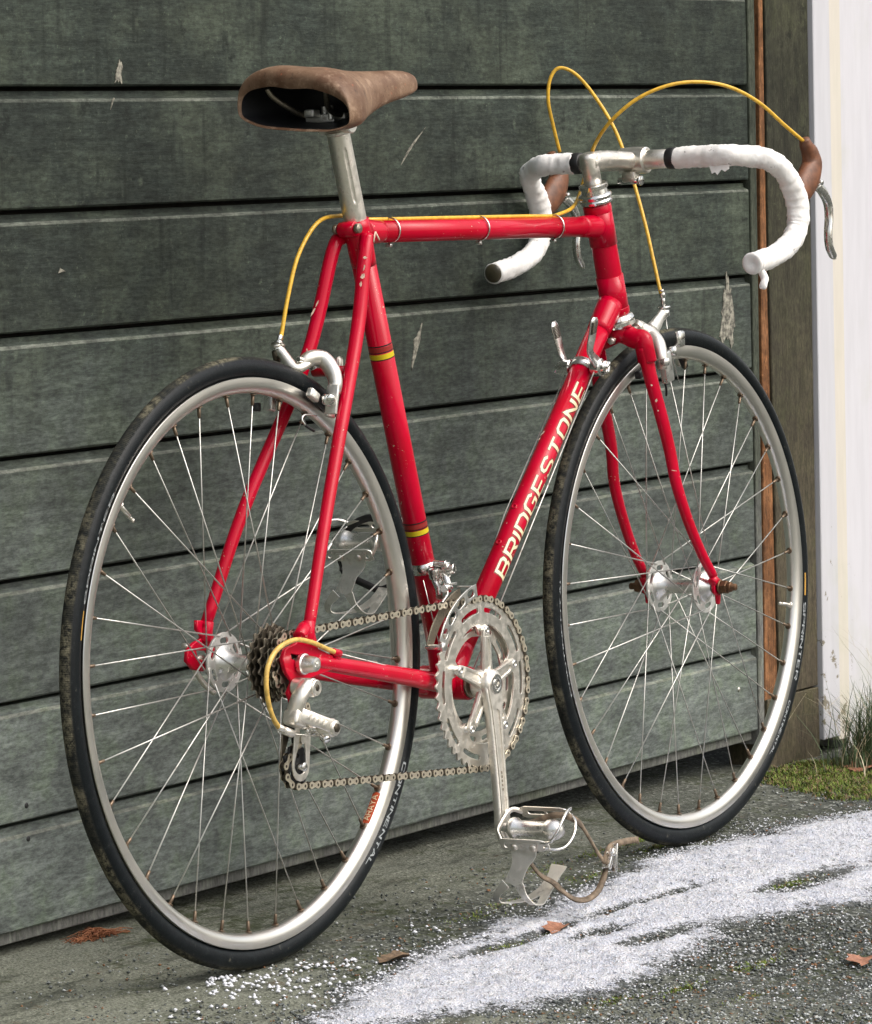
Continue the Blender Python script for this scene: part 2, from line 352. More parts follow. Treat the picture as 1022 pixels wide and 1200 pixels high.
FONT = {'A': [[(0, 0), (1.8, 6), (2.2, 6), (4, 0)], [(0.75, 2.0), (3.25, 2.0)]],
 'B': [[(0, 3.1), (0, 6), (3.2, 6), (3.9, 5.3), (3.9, 3.8), (3.2, 3.1), (0, 3.1)], [(0, 3.1), (0, 0), (3.3, 0), (4, .7), (4, 2.4), (3.2, 3.1)]],
 'R': [[(0, 0), (0, 6), (3.3, 6), (4, 5.3), (4, 3.6), (3.3, 2.9), (0, 2.9)], [(2.2, 2.9), (4, 0)]],
 'I': [[(0, 0), (0, 6)]], 'D': [[(0, 0), (0, 6), (3, 6), (4, 5), (4, 1), (3, 0), (0, 0)]],
 'G': [[(4, 4.9), (3.2, 6), (.8, 6), (0, 5.2), (0, .8), (.8, 0), (3.2, 0), (4, .8), (4, 2.9), (2.2, 2.9)]],
 'E': [[(3.8, 6), (0, 6), (0, 0), (3.8, 0)], [(0, 3), (3.4, 3)]],
 'S': [[(3.9, 5), (3.1, 6), (.8, 6), (0, 5.2), (0, 3.9), (.8, 3.2), (3.2, 2.9), (4, 2.2), (4, .8), (3.2, 0), (.8, 0), (0, 1)]],
 'T': [[(0, 6), (4, 6)], [(2, 6), (2, 0)]], 'O': [[(.8, 0), (0, .8), (0, 5.2), (.8, 6), (3.2, 6), (4, 5.2), (4, .8), (3.2, 0), (.8, 0)]],
 'N': [[(0, 0), (0, 6), (4, 0), (4, 6)]], 'Y': [[(0, 6), (2, 3), (4, 6)], [(2, 3), (2, 0)]],
 'P': [[(0, 0), (0, 6), (3.3, 6), (4, 5.3), (4, 3.6), (3.3, 2.9), (0, 2.9)]],
 'C': [[(4, 4.9), (3.2, 6), (.8, 6), (0, 5.2), (0, .8), (.8, 0), (3.2, 0), (4, 1.1)]], 'L': [[(0, 6), (0, 0), (3.8, 0)]]}
def lettering(text, w, gap=1.5, scale=1.0, slant=0.0, step=.35):
    """stroke letters as flat quads in font units: list of (verts2d, faces, level)"""
    V, F, x = [], [], 0.0; lev = 0
    for ch in text:
        if ch == ' ': x += 3; continue
        for pl in FONT[ch]:
            lev += 1
            pts = [Vector((p[0], p[1])) for p in pl]; closed = (pts[0] - pts[-1]).length < 1e-6
            fine = []
            for a, b in zip(pts, pts[1:]):
                n = max(1, int((b - a).length / step))
                for i in range(n): fine.append(a + (b - a) * (i / n))
            fine.append(pts[-1])
            k = len(fine); n0 = len(V)
            for i, p in enumerate(fine):
                if closed: d0 = (fine[i] - fine[(i - 1) if i else k - 2]).normalized(); d1 = (fine[(i + 1) if i < k - 1 else 1] - fine[i]).normalized()
                else:
                    d0 = (fine[i] - fine[i - 1]).normalized() if i else (fine[1] - fine[0]).normalized(); d1 = (fine[i + 1] - fine[i]).normalized() if i < k - 1 else d0
                nn = Vector((-(d0 + d1).y, (d0 + d1).x)).normalized(); c = max(.5, nn.dot(Vector((-d0.y, d0.x)))); e = Vector((0, 0))
                if not closed and i == 0: e = -d0 * (w / 2 if False else 0)
                for s_ in (-1, 1): q = p + nn * (s_ * w / 2 / c) + e; V.append((x + q.x + slant * q.y, q.y, lev))
            for i in range(k - 1): a = n0 + 2 * i; F.append((a, a + 2, a + 3, a + 1))
        x += (4 if ch != 'I' else 0) + gap
    return V, F, x - gap

def tag(o, label=None, cat=None, group=None, kind=None):
    for k, v in (('label', label), ('category', cat), ('group', group), ('kind', kind)):
        if v: o[k] = v
    return o

# ---------------------------------------------------------------- the setting
G0, GX, GY = .0602, -.0189, .03
def gz(x, y): return G0 + GX * x + GY * y

def asphalt_mat():
    t = NT('old_asphalt'); w = t.n('ShaderNodeNewGeometry'); p = w.outputs['Position']; x, y, z = t.sep(p)
    def nz(s, d=5, r=.6): return t.noise(p, s, d, r)
    stone = t.voro(p, 210, 'Color'); sr = t.sep(stone)
    vd = t.voro(p, 210, 'Distance'); big = nz(3.2); mid = nz(14, 6, .7); fine = nz(330, 5, .75)
    a = t.mix(sr[0], (.012, .015, .013), (.085, .092, .078))
    a = t.mix(t.ramp(sr[1], .80, .92, 0, .85), a, (.30, .31, .28))
    a = t.mix(t.ramp(fine, .5, .75, 0, .5), a, (.014, .015, .012))
    # smoother pale cement-like strip along the door, darker coarse asphalt away from it
    e = t.math('ADD', y, t.math('MULTIPLY', t.math('SUBTRACT', mid, .5), .30))
    near = t.math('MULTIPLY', t.ramp(e, -.30, -.10), t.ramp(x, 1.7, .2, .25, 1.0)); leftw = t.ramp(t.math('ADD', x, t.math('MULTIPLY', t.math('SUBTRACT', big, .5), .7)), .32, -.12)
    pale = t.mix(t.ramp(fine, .3, .7), (.050, .055, .038), (.30, .31, .245))
    a = t.mix(t.math('MULTIPLY', t.math('MAXIMUM', near, leftw), .85), a, pale)
    streak = t.noise(t.coord('Object', (2.2, 9, 1)), 5, 7, .7)
    a = t.mix(t.ramp(streak, .48, .66, 0, .75), a, (.024, .027, .017))
    moss = t.math('MULTIPLY', t.ramp(nz(8, 7, .75), .48, .60), t.ramp(nz(60, 5, .7), .42, .58))
    a = t.mix(t.math('MULTIPLY', moss, .85), a, (.030, .040, .008))
    a = t.mix(t.ramp(nz(26, 6, .75), .60, .70, 0, .55), a, (.095, .060, .030))
    h = t.math('ADD', t.math('MULTIPLY', vd, .8), t.math('MULTIPLY', fine, .6))
    return t.fin(Base_Color=a, Roughness=.85, Normal=t.bump(h, .8, .003))
M['asphalt'] = asphalt_mat()

def fbm(x, y, s, o=4, seed=0.0):
    v = np.zeros_like(x); a = 1.0; tot = 0
    for i in range(o):
        xs, ys = x * s + 13.7 * i + seed, y * s - 7.3 * i + seed * 1.7
        xi, yi = np.floor(xs).astype(np.int64), np.floor(ys).astype(np.int64); fx, fy = xs - xi, ys - yi
        fx, fy = fx * fx * (3 - 2 * fx), fy * fy * (3 - 2 * fy)
        def h(a_, b_):
            n = (a_ * 374761393 + b_ * 668265263 + 1442695) & 0xffffffff; n = ((n ^ (n >> 13)) * 1274126177) & 0xffffffff; return ((n ^ (n >> 16)) & 0xffff) / 65535.0
        v += a * ((h(xi, yi) * (1 - fx) + h(xi + 1, yi) * fx) * (1 - fy) + (h(xi, yi + 1) * (1 - fx) + h(xi + 1, yi + 1) * fx) * fy); tot += a; a *= .55; s *= 2.03
    return v / tot
def grid_mesh(name, X, Y, Z, keep, mat, kind, label=None):
    ny, nx = X.shape; idx = -np.ones(X.size, int)
    q = np.stack([np.arange(nx * ny).reshape(ny, nx)[:-1, :-1], np.arange(nx * ny).reshape(ny, nx)[:-1, 1:], np.arange(nx * ny).reshape(ny, nx)[1:, 1:], np.arange(nx * ny).reshape(ny, nx)[1:, :-1]], -1).reshape(-1, 4)
    if keep is not None: q = q[keep.ravel()[q].all(1)]
    used = np.unique(q); idx[used] = np.arange(len(used)); q = idx[q]
    co = np.stack([X.ravel()[used], Y.ravel()[used], Z.ravel()[used]], 1)
    me = bpy.data.meshes.new(name); me.vertices.add(len(co)); me.vertices.foreach_set('co', co.ravel().astype(np.float32))
    me.loops.add(q.size); me.polygons.add(len(q)); me.loops.foreach_set('vertex_index', q.ravel().astype(np.int32))
    me.polygons.foreach_set('loop_start', np.arange(0, q.size, 4, dtype=np.int32)); me.polygons.foreach_set('use_smooth', np.ones(len(q), bool)); me.update(calc_edges=True); me.validate()
    o = link(name, me, mat); o['kind'] = kind
    if label: o['label'] = label
    return o
# wide ground sheet, and the finely modelled patch by the door
V = [(x, y, gz(x, y) - .012) for x, y in ((-40, -60), (60, -60), (60, 40), (-40, 40))]
g = obj('ground', (V, [(0, 1, 2, 3)]), 'asphalt', smooth=False); tag(g, kind='structure')
xs = np.arange(-.9, 2.7, .005); ys = np.arange(-1.35, .30, .005); X, Y = np.meshgrid(xs, ys)
edge = np.clip(np.minimum.reduce([X + .9, 2.695 - X, Y + 1.35]) / .08, 0, 1)
Z = G0 + GX * X + GY * Y + (fbm(X, Y, 9, 4) - .5) * .006 + (fbm(X, Y, 160, 2, 3.) - .5) * .0022 - (1 - edge) * .011
cd = np.minimum(np.hypot(X + .006, Y + .261), np.hypot(X - .9816, Y + .2386)); Z = Z - np.exp(-(cd / .06) ** 2) * (Z - (G0 + GX * X + GY * Y)) - .0008
pv = grid_mesh('pavement', X, Y, Z, None, 'asphalt', 'structure')

# ---- snow
def snow_mat():
    t = NT('granular_snow'); c = t.coord(); v = t.voro(c, 330, 'Distance'); n = t.noise(c, 40, 6, .7); sp = t.noise(c, 420, 4, .8)
    a = t.mix(t.ramp(n, .35, .7), (.62, .64, .73), (.80, .80, .84)); a = t.mix(t.ramp(sp, .34, .44, .45, 0), a, (.36, .39, .43))
    at = t.n('ShaderNodeAttribute'); at.attribute_name = 'cover'; cv = at.outputs['Fac']
    fine = t.noise(c, 260, 4, .8); mid = t.noise(c, 55, 5, .75)
    k = t.math('ADD', t.math('MINIMUM', t.math('MULTIPLY', cv, 17.0), .50), t.math('ADD', t.math('MULTIPLY', t.math('SUBTRACT', fine, .5), 2.6), t.math('MULTIPLY', t.math('SUBTRACT', mid, .5), 2.2)))
    asp = t.mix(t.ramp(t.noise(c, 190, 3), .35, .65), (.012, .016, .015), (.10, .11, .10)); a = t.mix(t.ramp(k, -.10, .32), asp, a)
    t.b.inputs['Subsurface Weight'].default_value = .25; t.b.inputs['Subsurface Radius'].default_value = (.004, .005, .006); t.b.inputs['Subsurface Scale'].default_value = 1.0
    return t.fin(Base_Color=a, Roughness=.45, Normal=t.bump(t.math('ADD', v, sp), .9, .004))
M['snow'] = snow_mat()
OUT = [(-0.2227,-0.4876), (-0.0353,-0.4322), (0.1555,-0.3774), (0.2663,-0.3687), (0.3550,-0.3589), (0.4668,-0.3483), (0.6322,-0.3074), (0.8156,-0.2725), (1.0095,-0.2753), (1.2033,-0.2850), (1.3600,-0.3272),
       (0.7995,-0.6231), (0.7373,-0.5969), (0.6028,-0.5645), (0.5129,-0.5337), (0.3771,-0.5912), (0.2436,-0.6222), (0.1093,-0.6260), (-0.0131,-0.5938), (-0.1170,-0.5536), (-0.1968,-0.5430)]
HOLES = [((0.8400,-0.4943), .085, .024), ((0.7911,-0.4785), .05, .012), ((0.6613,-0.4028), .060, .009), ((0.5267,-0.4006), .060, .009), ((0.2450,-0.4152), .075, .016), ((0.3632,-0.4129), .05, .010),
         ((0.3757,-0.4636), .055, .011), ((0.4075,-0.5313), .07, .016), ((0.2302,-0.5411), .0, .0)]
def poly_sd(X, Y, P):
    P = np.array(P); d = np.full(X.shape, 1e9); ins = np.zeros(X.shape, bool)
    for a, b in zip(P, np.roll(P, -1, 0)):
        e = b - a; t = np.clip(((X - a[0]) * e[0] + (Y - a[1]) * e[1]) / (e @ e), 0, 1)
        d = np.minimum(d, np.hypot(X - a[0] - t * e[0], Y - a[1] - t * e[1]))
        c = ((a[1] > Y) != (b[1] > Y)) & (X < (b[0] - a[0]) * (Y - a[1]) / (b[1] - a[1] + 1e-12) + a[0]); ins ^= c
    return np.where(ins, d, -d)
P0 = np.array(OUT); x0, y0 = P0.min(0) - .06; x1, y1 = P0.max(0) + .06
xs = np.arange(x0, x1, .0032); ys = np.arange(y0, y1, .0032); X, Y = np.meshgrid(xs, ys)
def snow_level(X, Y):
    sdv = poly_sd(X, Y, OUT) + .010 + (fbm(X, Y, 16, 5, 5.) - .5) * .075 + (fbm(X, Y, 120, 2, 9.) - .5) * .022
    for (hx, hy), ra, rb in HOLES:
        if ra: sdv = np.minimum(sdv, (np.hypot((X - hx) / ra, (Y - hy) / rb) - 1.15) * .050 + (fbm(X, Y, 45, 4, 2.) - .5) * .030)
    return sdv
L_ = snow_level(X, Y)
Zg = (G0 + GX * X + GY * Y + (fbm(X, Y, 9, 4) - .5) * .006)
Z = Zg + .0012 + np.clip(L_ * .10, -.0040, .0045) + ((fbm(X, Y, 28, 3, 4.) - .5) * .008 + (fbm(X, Y, 230, 2, 8.) - .5) * .0050) * np.clip(L_ / .05 + .3, .15, 1)
keep = L_ > -.030
sn = grid_mesh('snow', X, Y, Z, keep, 'snow', 'stuff', 'thin patch of granular white snow on the dark asphalt')
q_ = np.stack([np.arange(X.size).reshape(X.shape)[:-1, :-1], np.arange(X.size).reshape(X.shape)[:-1, 1:], np.arange(X.size).reshape(X.shape)[1:, 1:], np.arange(X.size).reshape(X.shape)[1:, :-1]], -1).reshape(-1, 4)
u_ = np.unique(q_[keep.ravel()[q_].all(1)]); at_ = sn.data.attributes.new('cover', 'FLOAT', 'POINT'); at_.data.foreach_set('value', L_.ravel()[u_].astype(np.float32))

def scatter(name, pts, sizes, mat, label, flat=.6, kindsh=0):
    """small irregular grains, one object"""
    base = np.array([(1, 0, 0), (-1, 0, 0), (0, 1, 0), (0, -1, 0), (0, 0, 1), (0, 0, -1.)]); fc = np.array([(0, 2, 4), (2, 1, 4), (1, 3, 4), (3, 0, 4), (2, 0, 5), (1, 2, 5), (3, 1, 5), (0, 3, 5)])
    n = len(pts); ang = np.random.rand(n) * 2 * pi; jit = .65 + .7 * np.random.rand(n, 6, 1)
    v = base[None] * jit; v[:, :, 2] *= flat; ca, sa = np.cos(ang)[:, None], np.sin(ang)[:, None]
    q = np.stack([v[:, :, 0] * ca - v[:, :, 1] * sa, v[:, :, 0] * sa + v[:, :, 1] * ca, v[:, :, 2]], -1) * np.array(sizes)[:, None, None] + np.array(pts)[:, None, :]
    f = (fc[None] + 6 * np.arange(n)[:, None, None]).reshape(-1, 3)
    me = bpy.data.meshes.new(name); me.vertices.add(n * 6); me.vertices.foreach_set('co', q.reshape(-1).astype(np.float32)); me.loops.add(f.size); me.polygons.add(len(f))
    me.loops.foreach_set('vertex_index', f.ravel().astype(np.int32)); me.polygons.foreach_set('loop_start', np.arange(0, f.size, 3, dtype=np.int32)); me.update(calc_edges=True)
    o = link(name, me, mat); tag(o, label, kind='stuff'); return o
def rnd_pts(n, x0, x1, y0, y1, f=None):
    x = x0 + (x1 - x0) * np.random.rand(n); y = y0 + (y1 - y0) * np.random.rand(n)
    if f is not None: k = f(x, y); x, y = x[k], y[k]
    return x, y
def ice_mat():
    t = NT('ice_grain'); t.b.inputs['Subsurface Weight'].default_value = .3; t.b.inputs['Subsurface Radius'].default_value = (.003, .003, .003)
    return t.fin(Base_Color=(.70, .71, .76), Roughness=.25)
M['ice'] = ice_mat()
def keep_near(x, y):
    L = snow_level(x, y); p = np.where(L > .03, .10, np.exp(np.minimum(L, 0) / .030) * .55 + .09 * (y < -.45)); return (np.random.rand(len(x)) < p) & (fbm(x, y, 20, 3, 1.) > .40 - .3 * (L > 0))
x, y = rnd_pts(70000, x0 - .1, x1 + .1, y0 - .25, y1 + .02, keep_near)
scatter('ice_crystals', np.stack([x, y, gz(x, y) + np.where(snow_level(x, y) > 0, .005, .001)], 1), .0007 + .0015 * np.random.rand(len(x)) ** 2.4, 'ice', 'scattered white ice grains around the snow patch')
bx = [((-0.1114,-0.2928), .10, .05, 90), ((-0.0962,-0.3506), .16, .05, 80), ((-0.0065,-0.3034), .05, .02, 26), ((0.0362,-0.3371), .03, .02, 8), ((0.0701,-0.3274), .02, .01, 6), ((-0.1044,-0.2645), .03, .01, 8), ((0.2817,-0.2873), .04, .03, 7), ((-0.0270,-0.4433), .10, .06, 60)]
px_, sz = [], []
for (cx_, cy_), ra, rb, n in bx:
    for _ in range(n):
        a = cx_ + random.gauss(0, ra / 2); b = cy_ + random.gauss(0, rb / 2); px_.append((a, b, gz(a, b) + .002)); sz.append(random.uniform(.0012, .0042))
scatter('hail_pellets', px_, sz, 'ice', 'small melting hail pellets on the ground by the rear tyre')
M['stone'] = None
def stone_mat():
    t = NT('asphalt_chippings'); w = t.n('ShaderNodeNewGeometry'); c = t.sep(t.voro(w.outputs['Position'], 170, 'Color'))
    a = t.mix(c[0], (.020, .026, .026), (.19, .205, .198)); a = t.mix(t.ramp(c[1], .80, .88), a, (.40, .42, .41)); a = t.mix(t.ramp(c[2], .88, .94), a, (.20, .10, .045))
    return t.fin(Base_Color=a, Roughness=.75)
M['stone'] = stone_mat()
x, y = rnd_pts(95000, -.35, 2.1, -1.3, -.10, lambda x, y: (fbm(x, y, 12, 3, 6.) > .40 - .2 * (y < -.5)) & (np.random.rand(len(x)) < np.clip((-y - .15) * 2.2, .10, 1)))
scatter('gravel', np.stack([x, y, gz(x, y) + .0002], 1), .0010 + .0022 * np.random.rand(len(x)) ** 2.2, 'stone', 'loose grey asphalt chippings on the worn paving', .7)

# ---- moss and grass
def leafy(name, c1, c2, rough=.7):
    t = NT(name); w = t.n('ShaderNodeNewGeometry'); n = t.noise(w.outputs['Position'], 90, 3); r = t.n('ShaderNodeObjectInfo')
    return t.fin(Base_Color=t.mix(t.ramp(n, .35, .65), c1, c2), Roughness=rough)
M['moss'] = leafy('moss_green', (.040, .070, .006), (.19, .26, .03)); M['moss_brown'] = leafy('dry_moss', (.12, .075, .03), (.26, .17, .09))
M['grass'] = leafy('green_grass', (.030, .060, .018), (.085, .12, .05)); M['straw'] = leafy('dry_grass', (.34, .27, .16), (.58, .52, .38)); M['needles'] = leafy('red_needles', (.16, .045, .015), (.30, .12, .05))
def blades(n, fx, h0, h1, wdt, lean, mats, seg=3, droop=.5):
    V, F, I = [], [], []
    for _ in range(n):
        x, y = fx(); z = gz(x, y) - .001; h = random.uniform(h0, h1); a = random.uniform(0, 2 * pi); l = random.uniform(*lean) * h; w_ = wdt * random.uniform(.6, 1.3)
        dx, dy = math.cos(a), math.sin(a); n0 = len(V)
        for k in range(seg + 1):
            t = k / seg; px, py = x + dx * l * t * t, y + dy * l * t * t; pz = z + h * (t - droop * t * t * random.uniform(.6, 1) * (l / h))
            ww = w_ * (1 - t * .9) / 2; V += [(px - dy * ww, py + dx * ww, pz), (px + dy * ww, py - dx * ww, pz)]
        m_ = random.choices(range(len(mats)), mats)[0]
        for k in range(seg): a0 = n0 + 2 * k; F.append((a0, a0 + 1, a0 + 3, a0 + 2)); I.append(m_)
    return V, F, I
def gaus(c, ra, rb):
    return lambda: (random.gauss(c[0], ra), random.gauss(c[1], rb))
def uni(a, b, c, d):
    return lambda: (random.uniform(a, b), random.uniform(c, d))
def poly_pick(P):
    P = np.array(P); lo, hi = P.min(0), P.max(0)
    def f():
        while True:
            x, y = random.uniform(lo[0], hi[0]), random.uniform(lo[1], hi[1])
            if poly_sd(np.array([x]), np.array([y]), P)[0] > random.uniform(-.01, .0): return x, y
    return f
mp = poly_pick([(1.5749,-0.0194), (1.7138,-0.0370), (1.8153,-0.0988), (1.4695,-0.2773), (1.4285,-0.2243), (1.4618,-0.1309), (1.4910,-0.0800)])
cl = [(mp()[0], mp()[1]) for _ in range(1)]
cl = [mp() for _ in range(210)]
def clump_pick():
    c = random.choice(cl); return random.gauss(c[0], .011), random.gauss(c[1], .009)
obj('moss', blades(8500, clump_pick, .003, .011, .0024, (.3, 1.4), [6, 2.6], 2), ['moss', 'moss_brown'], smooth=False)
tag(bpy.data.objects['moss'], 'green and brown moss growing along the foot of the white wall', kind='stuff')
spots = [((0.8401,-0.1808), .05, .012), ((0.9543,-0.1707), .05, .012), ((1.0363,-0.1683), .04, .01), ((0.9319,-0.2166), .05, .008), ((0.7046,-0.1873), .07, .02), ((0.7079,-0.2613), .05, .012), ((0.7956,-0.2969), .04, .006), ((0.3570,-0.2917), .05, .015), ((0.2379,-0.4221), .05, .010), ((0.4666,-0.2755), .05, .015),
         ((0.1729,-0.6963), .03, .01), ((0.0748,-0.6684), .04, .01), ((0.1786,-0.7783), .05, .01), ((0.3458,-0.4238), .03, .008), ((0.3375,-0.7004), .05, .01), ((0.8060,-0.4885), .04, .008)]
def spot_pick():
    c, ra, rb = random.choice(spots); return random.gauss(c[0], ra * .6), random.gauss(c[1], rb * .6)
o = obj('moss_specks', blades(5200, spot_pick, .0015, .005, .0022, (.4, 1.6), [7, 2], 1), ['moss', 'moss_brown'], smooth=False); tag(o, 'low moss flecks in the asphalt pores between tyre and snow', kind='stuff')

GT = (1.6682,-0.1396)
def tuft():
    V, F, I = blades(900, gaus((GT[0] + .095, GT[1] + .02), .045, .022), .03, .15, .0024, (.2, .9), [7, 1], 4)
    V2, F2, I2 = blades(34, gaus((GT[0] + .08, GT[1] + .02), .05, .015), .14, .36, .0011, (.4, 1.2), [1, 6], 8, .75)
    return join((V, F, I), (V2, F2, I2))
o = obj('grass_tuft', tuft(), ['grass', 'straw'], smooth=False); tag(o, 'green grass tuft with long dry stalks against the white wall', 'grass')

# ---- garage wall
door = bpy.data.objects.new('garage_door', None); COL.objects.link(door); door.location = (.2, 0, .0885)
tag(door, 'weathered green-black garage door of wide horizontal boards behind the bicycle', 'door')
XL, XR = -1.35, 1.594; DL = Vector((-.2, 0, -.0885))
def board_mesh(h, name='door_board'):
    prof = [(.030, -.0050), (.0095, -.0050), (.0085, -.0105), (.0014, -.0138), (.0003, -.0158), (0, -.0175), (0, -h + .0025), (.0012, -h + .0008), (.003, -h), (.030, -h)]
    nx = 46; V, F, Mi = [], [], []
    for i in range(nx + 1):
        x = XL + (XR - XL) * i / nx
        for k, (y, z) in enumerate(prof):
            w_ = noise.noise(Vector((x * 3.1, k * .35, h * 50))) * .0009 + noise.noise(Vector((x * 23, k * 2.0, 4))) * .0005
            V.append((x, y + (w_ * .7 if y < .02 else 0), z + (w_ if 1 < k < 9 else 0)))
    m_ = len(prof)
    for i in range(nx):
        for k in range(m_ - 1): a = i * m_ + k; F.append((a, a + m_, a + m_ + 1, a + 1)); Mi.append(1 if k in (3, 4) else 0)  # upper chamfer faces take the paler edge material
    F.append(tuple(range(m_))); F.append(tuple(range(nx * m_, nx * m_ + m_))[::-1]); return V, F, Mi + [0, 0]
ZT, PH = 1.0363, .13749
bmesh_ = None
for i in range(-8, 7):
    if i == 6: o = obj('door_board', board_mesh(.2114 - .0885), ['board', 'pale_edge'], door, True, autos=25)
    elif bmesh_ is None: o = obj('door_board', board_mesh(PH), ['board', 'pale_edge'], door, True, autos=25); bmesh_ = o.data
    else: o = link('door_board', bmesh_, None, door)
    o.location = DL + Vector((0, 0, ZT - PH * i))
ZTOP = ZT + PH * 8
V, F = box(((XL + XR) / 2, .042, (ZTOP + .0885) / 2), (XR - XL, .022, ZTOP - .0885)); o = obj('door_backing', (V, F), 'dark', door, False, loc=DL)
V, F = box(((XL + XR) / 2, .022, .0810), (XR - XL, .024, .0150), bev=.002); o = obj('bottom_rail', (V, F), 'stile', door, False, loc=DL)
for px_c in ((1.5398,0.0000,0.1560), (-0.0940,-0.0000,0.2286), (-0.0929,0.0000,0.1904)):
    o = obj('screw', lathe([(-.002, .0034), (.0006, .0032), (.0010, .0024), (.0012, 0.0001)], (px_c[0], 0, px_c[2]), (0, -1, 0), 14), 'satin' if px_c[0] > 1 else 'black', door, loc=DL)
# scrapes in the stain: thin splintered areas of bare wood
def scrape(P, y=-.0006):
    """P: wall points; ragged thin wedge"""
    c = Vector((sum(p[0] for p in P) / len(P), 0, sum(p[2] for p in P) / len(P))); L = []
    n = len(P)
    for i in range(n):
        a, b = Vector(P[i]), Vector(P[(i + 1) % n])
        for k in range(7): q = a + (b - a) * (k / 7); q += (q - c) * random.uniform(-.30, .10); L.append((q.x, q.z))
    return plate([L], .0010, 0, side(y))
for P_ in ([(1.5236,0.0000,0.7679), (1.5377,0.0000,0.7402), (1.5463,0.0000,0.7002), (1.5397,0.0000,0.6559), (1.4976,0.0000,0.6656), (1.5097,0.0000,0.7266)],
           [(0.1165,0.0000,1.0677), (0.1226,-0.0000,1.0618), (0.1198,0.0000,1.0393), (0.1071,0.0000,1.0403), (0.1112,0.0000,1.0569)],
           [(0.1063,-0.0000,1.0237), (0.1028,0.0000,1.0178), (0.0977,0.0000,1.0100), (0.1015,0.0000,1.0217)],
           [(0.7321,0.0000,0.7374), (0.7271,0.0000,0.7146), (0.7015,0.0000,0.6668), (0.7092,0.0000,0.7101)],
           [(0.7507,0.0000,0.9842), (0.7202,0.0000,0.9606), (0.6879,0.0000,0.9329), (0.7083,0.0000,0.9564)],
           [(-0.0034,0.0000,0.8314), (0.0071,0.0000,0.8271), (-0.0068,0.0000,0.8257)], [(1.4869,0.0000,0.6440), (1.5066,0.0000,0.6392), (1.4965,0.0000,0.6348)]):
    o = obj('scrape', scrape(P_), 'scrape', door, False, loc=DL)
def prism(P, y1, mat, name, parent=None):
    V = [tuple(p) for p in P] + [(p[0], y1, p[2]) for p in P]; n = len(P)
    F = [tuple(range(n))] + [tuple(range(n, 2 * n))[::-1]] + [(i, (i + 1) % n + 0, (i + 1) % n + n, i + n)[::-1] for i in range(n)]
    bm = bmesh.new(); vs_ = [bm.verts.new(v) for v in V]
    for f in F: bm.faces.new([vs_[i] for i in f])
    bmesh.ops.recalc_face_normals(bm, faces=bm.faces); bmesh.ops.bevel(bm, geom=[e for e in bm.edges], offset=.0012, segments=1, affect='EDGES')
    me = bpy.data.meshes.new(name); bm.to_mesh(me); bm.free(); return link(name, me, mat, parent)
def quad(a, b, top, bot, y, z0, z1, mids=()):
    """vertical strip between left line and right line given as (x at height) pairs"""
    f = lambda l, z: l[0][0] + (l[1][0] - l[0][0]) * (z - l[0][2]) / (l[1][2] - l[0][2])
    return [(f(a, z1), y, z1), (f(b, z1), y, z1), (f(b, z0), y, z0), (f(a, z0), y, z0)]
st = prism([(1.5955, -.003, 2.12), (1.6195, -.003, 2.12), (1.6105, -.003, .066), (1.5955, -.003, .066)], .05, 'stile', 'edge_stile', door); st.location = DL
post = bpy.data.objects.new('door_post', None); COL.objects.link(post); post.location = (1.70, 0, gz(1.7, 0)); PL = Vector((-1.70, 0, -gz(1.7, 0)))
tag(post, 'mossy timber door post with a bare reddish edge strip beside the door', 'post')
def strip(x_pairs, y, z0, z1, name, mat, par, loc, back=.06):
    (a0, a1), (b0, b1) = x_pairs   # left edge x (bottom, top), right edge x (bottom, top)
    o = prism([(a1, y, z1), (b1, y, z1), (b0, y, z0), (a0, y, z0)], back, mat, name, par)
    if loc is not None: o.location = loc
    return o
o = prism([(1.6275, -.004, 2.2), (1.6385, -.004, 2.2), (1.6385, -.004, 1.15), (1.6385, -.004, .75), (1.650, -.004, .13), (1.6115, -.004, .13), (1.6205, -.004, .70), (1.6265, -.004, 1.15)], .06, 'barewood', 'bare_edge', post); o.location = PL
o = prism([(1.6405, -.007, 2.2), (1.770, -.007, 2.2), (1.770, -.007, .134), (1.6520, -.007, .134), (1.6400, -.007, .75), (1.6405, -.007, 1.15)], .06, 'post', 'upper_post', post); o.location = PL
strip(((1.612, 1.612), (1.772, 1.771)), -.0075, gz(1.7, 0) - .004, .1315, 'post_foot', 'post', post, PL)
trim = bpy.data.objects.new('wall_trim', None); COL.objects.link(trim); trim.location = (1.82, 0, gz(1.8, 0)); TL = Vector((-1.82, 0, -gz(1.8, 0)))
tag(trim, 'peeling white corner trim board with a cream strip between the post and the white wall', 'trim board')
strip(((1.774, 1.7725), (1.827, 1.822)), -.014, .050, 2.6, 'trim_board', 'trimwhite', trim, TL)
strip(((1.8305, 1.8260), (1.866, 1.868)), -.0095, .042, 2.6, 'cream_strip', 'cream', trim, TL)
wallo = bpy.data.objects.new('white_wall', None); COL.objects.link(wallo); wallo.location = (2.5, 0, 0)
V = box(((1.8675 + 6) / 2, .045, 1.35), (6 - 1.8675, .1, 2.7), bev=.002); o = obj('wall_panel', V, 'white', wallo, False, loc=(-2.5, 0, 0))
tag(wallo, 'smooth lavender-white painted wall at the right edge', 'wall'); 
hdr = bpy.data.objects.new('garage_front', None); COL.objects.link(hdr); tag(hdr, 'white painted garage wall around and above the boarded door', 'wall')
obj('header_panel', box(((XL - .02 + 1.77) / 2, .05, 2.42), (1.77 - XL + .0, .1, .5), bev=.002), 'white', hdr, False)
obj('side_panel', box((XL - 1.52, .05, 1.33), (3.0, .1, 2.68), bev=.002), 'white', hdr, False)
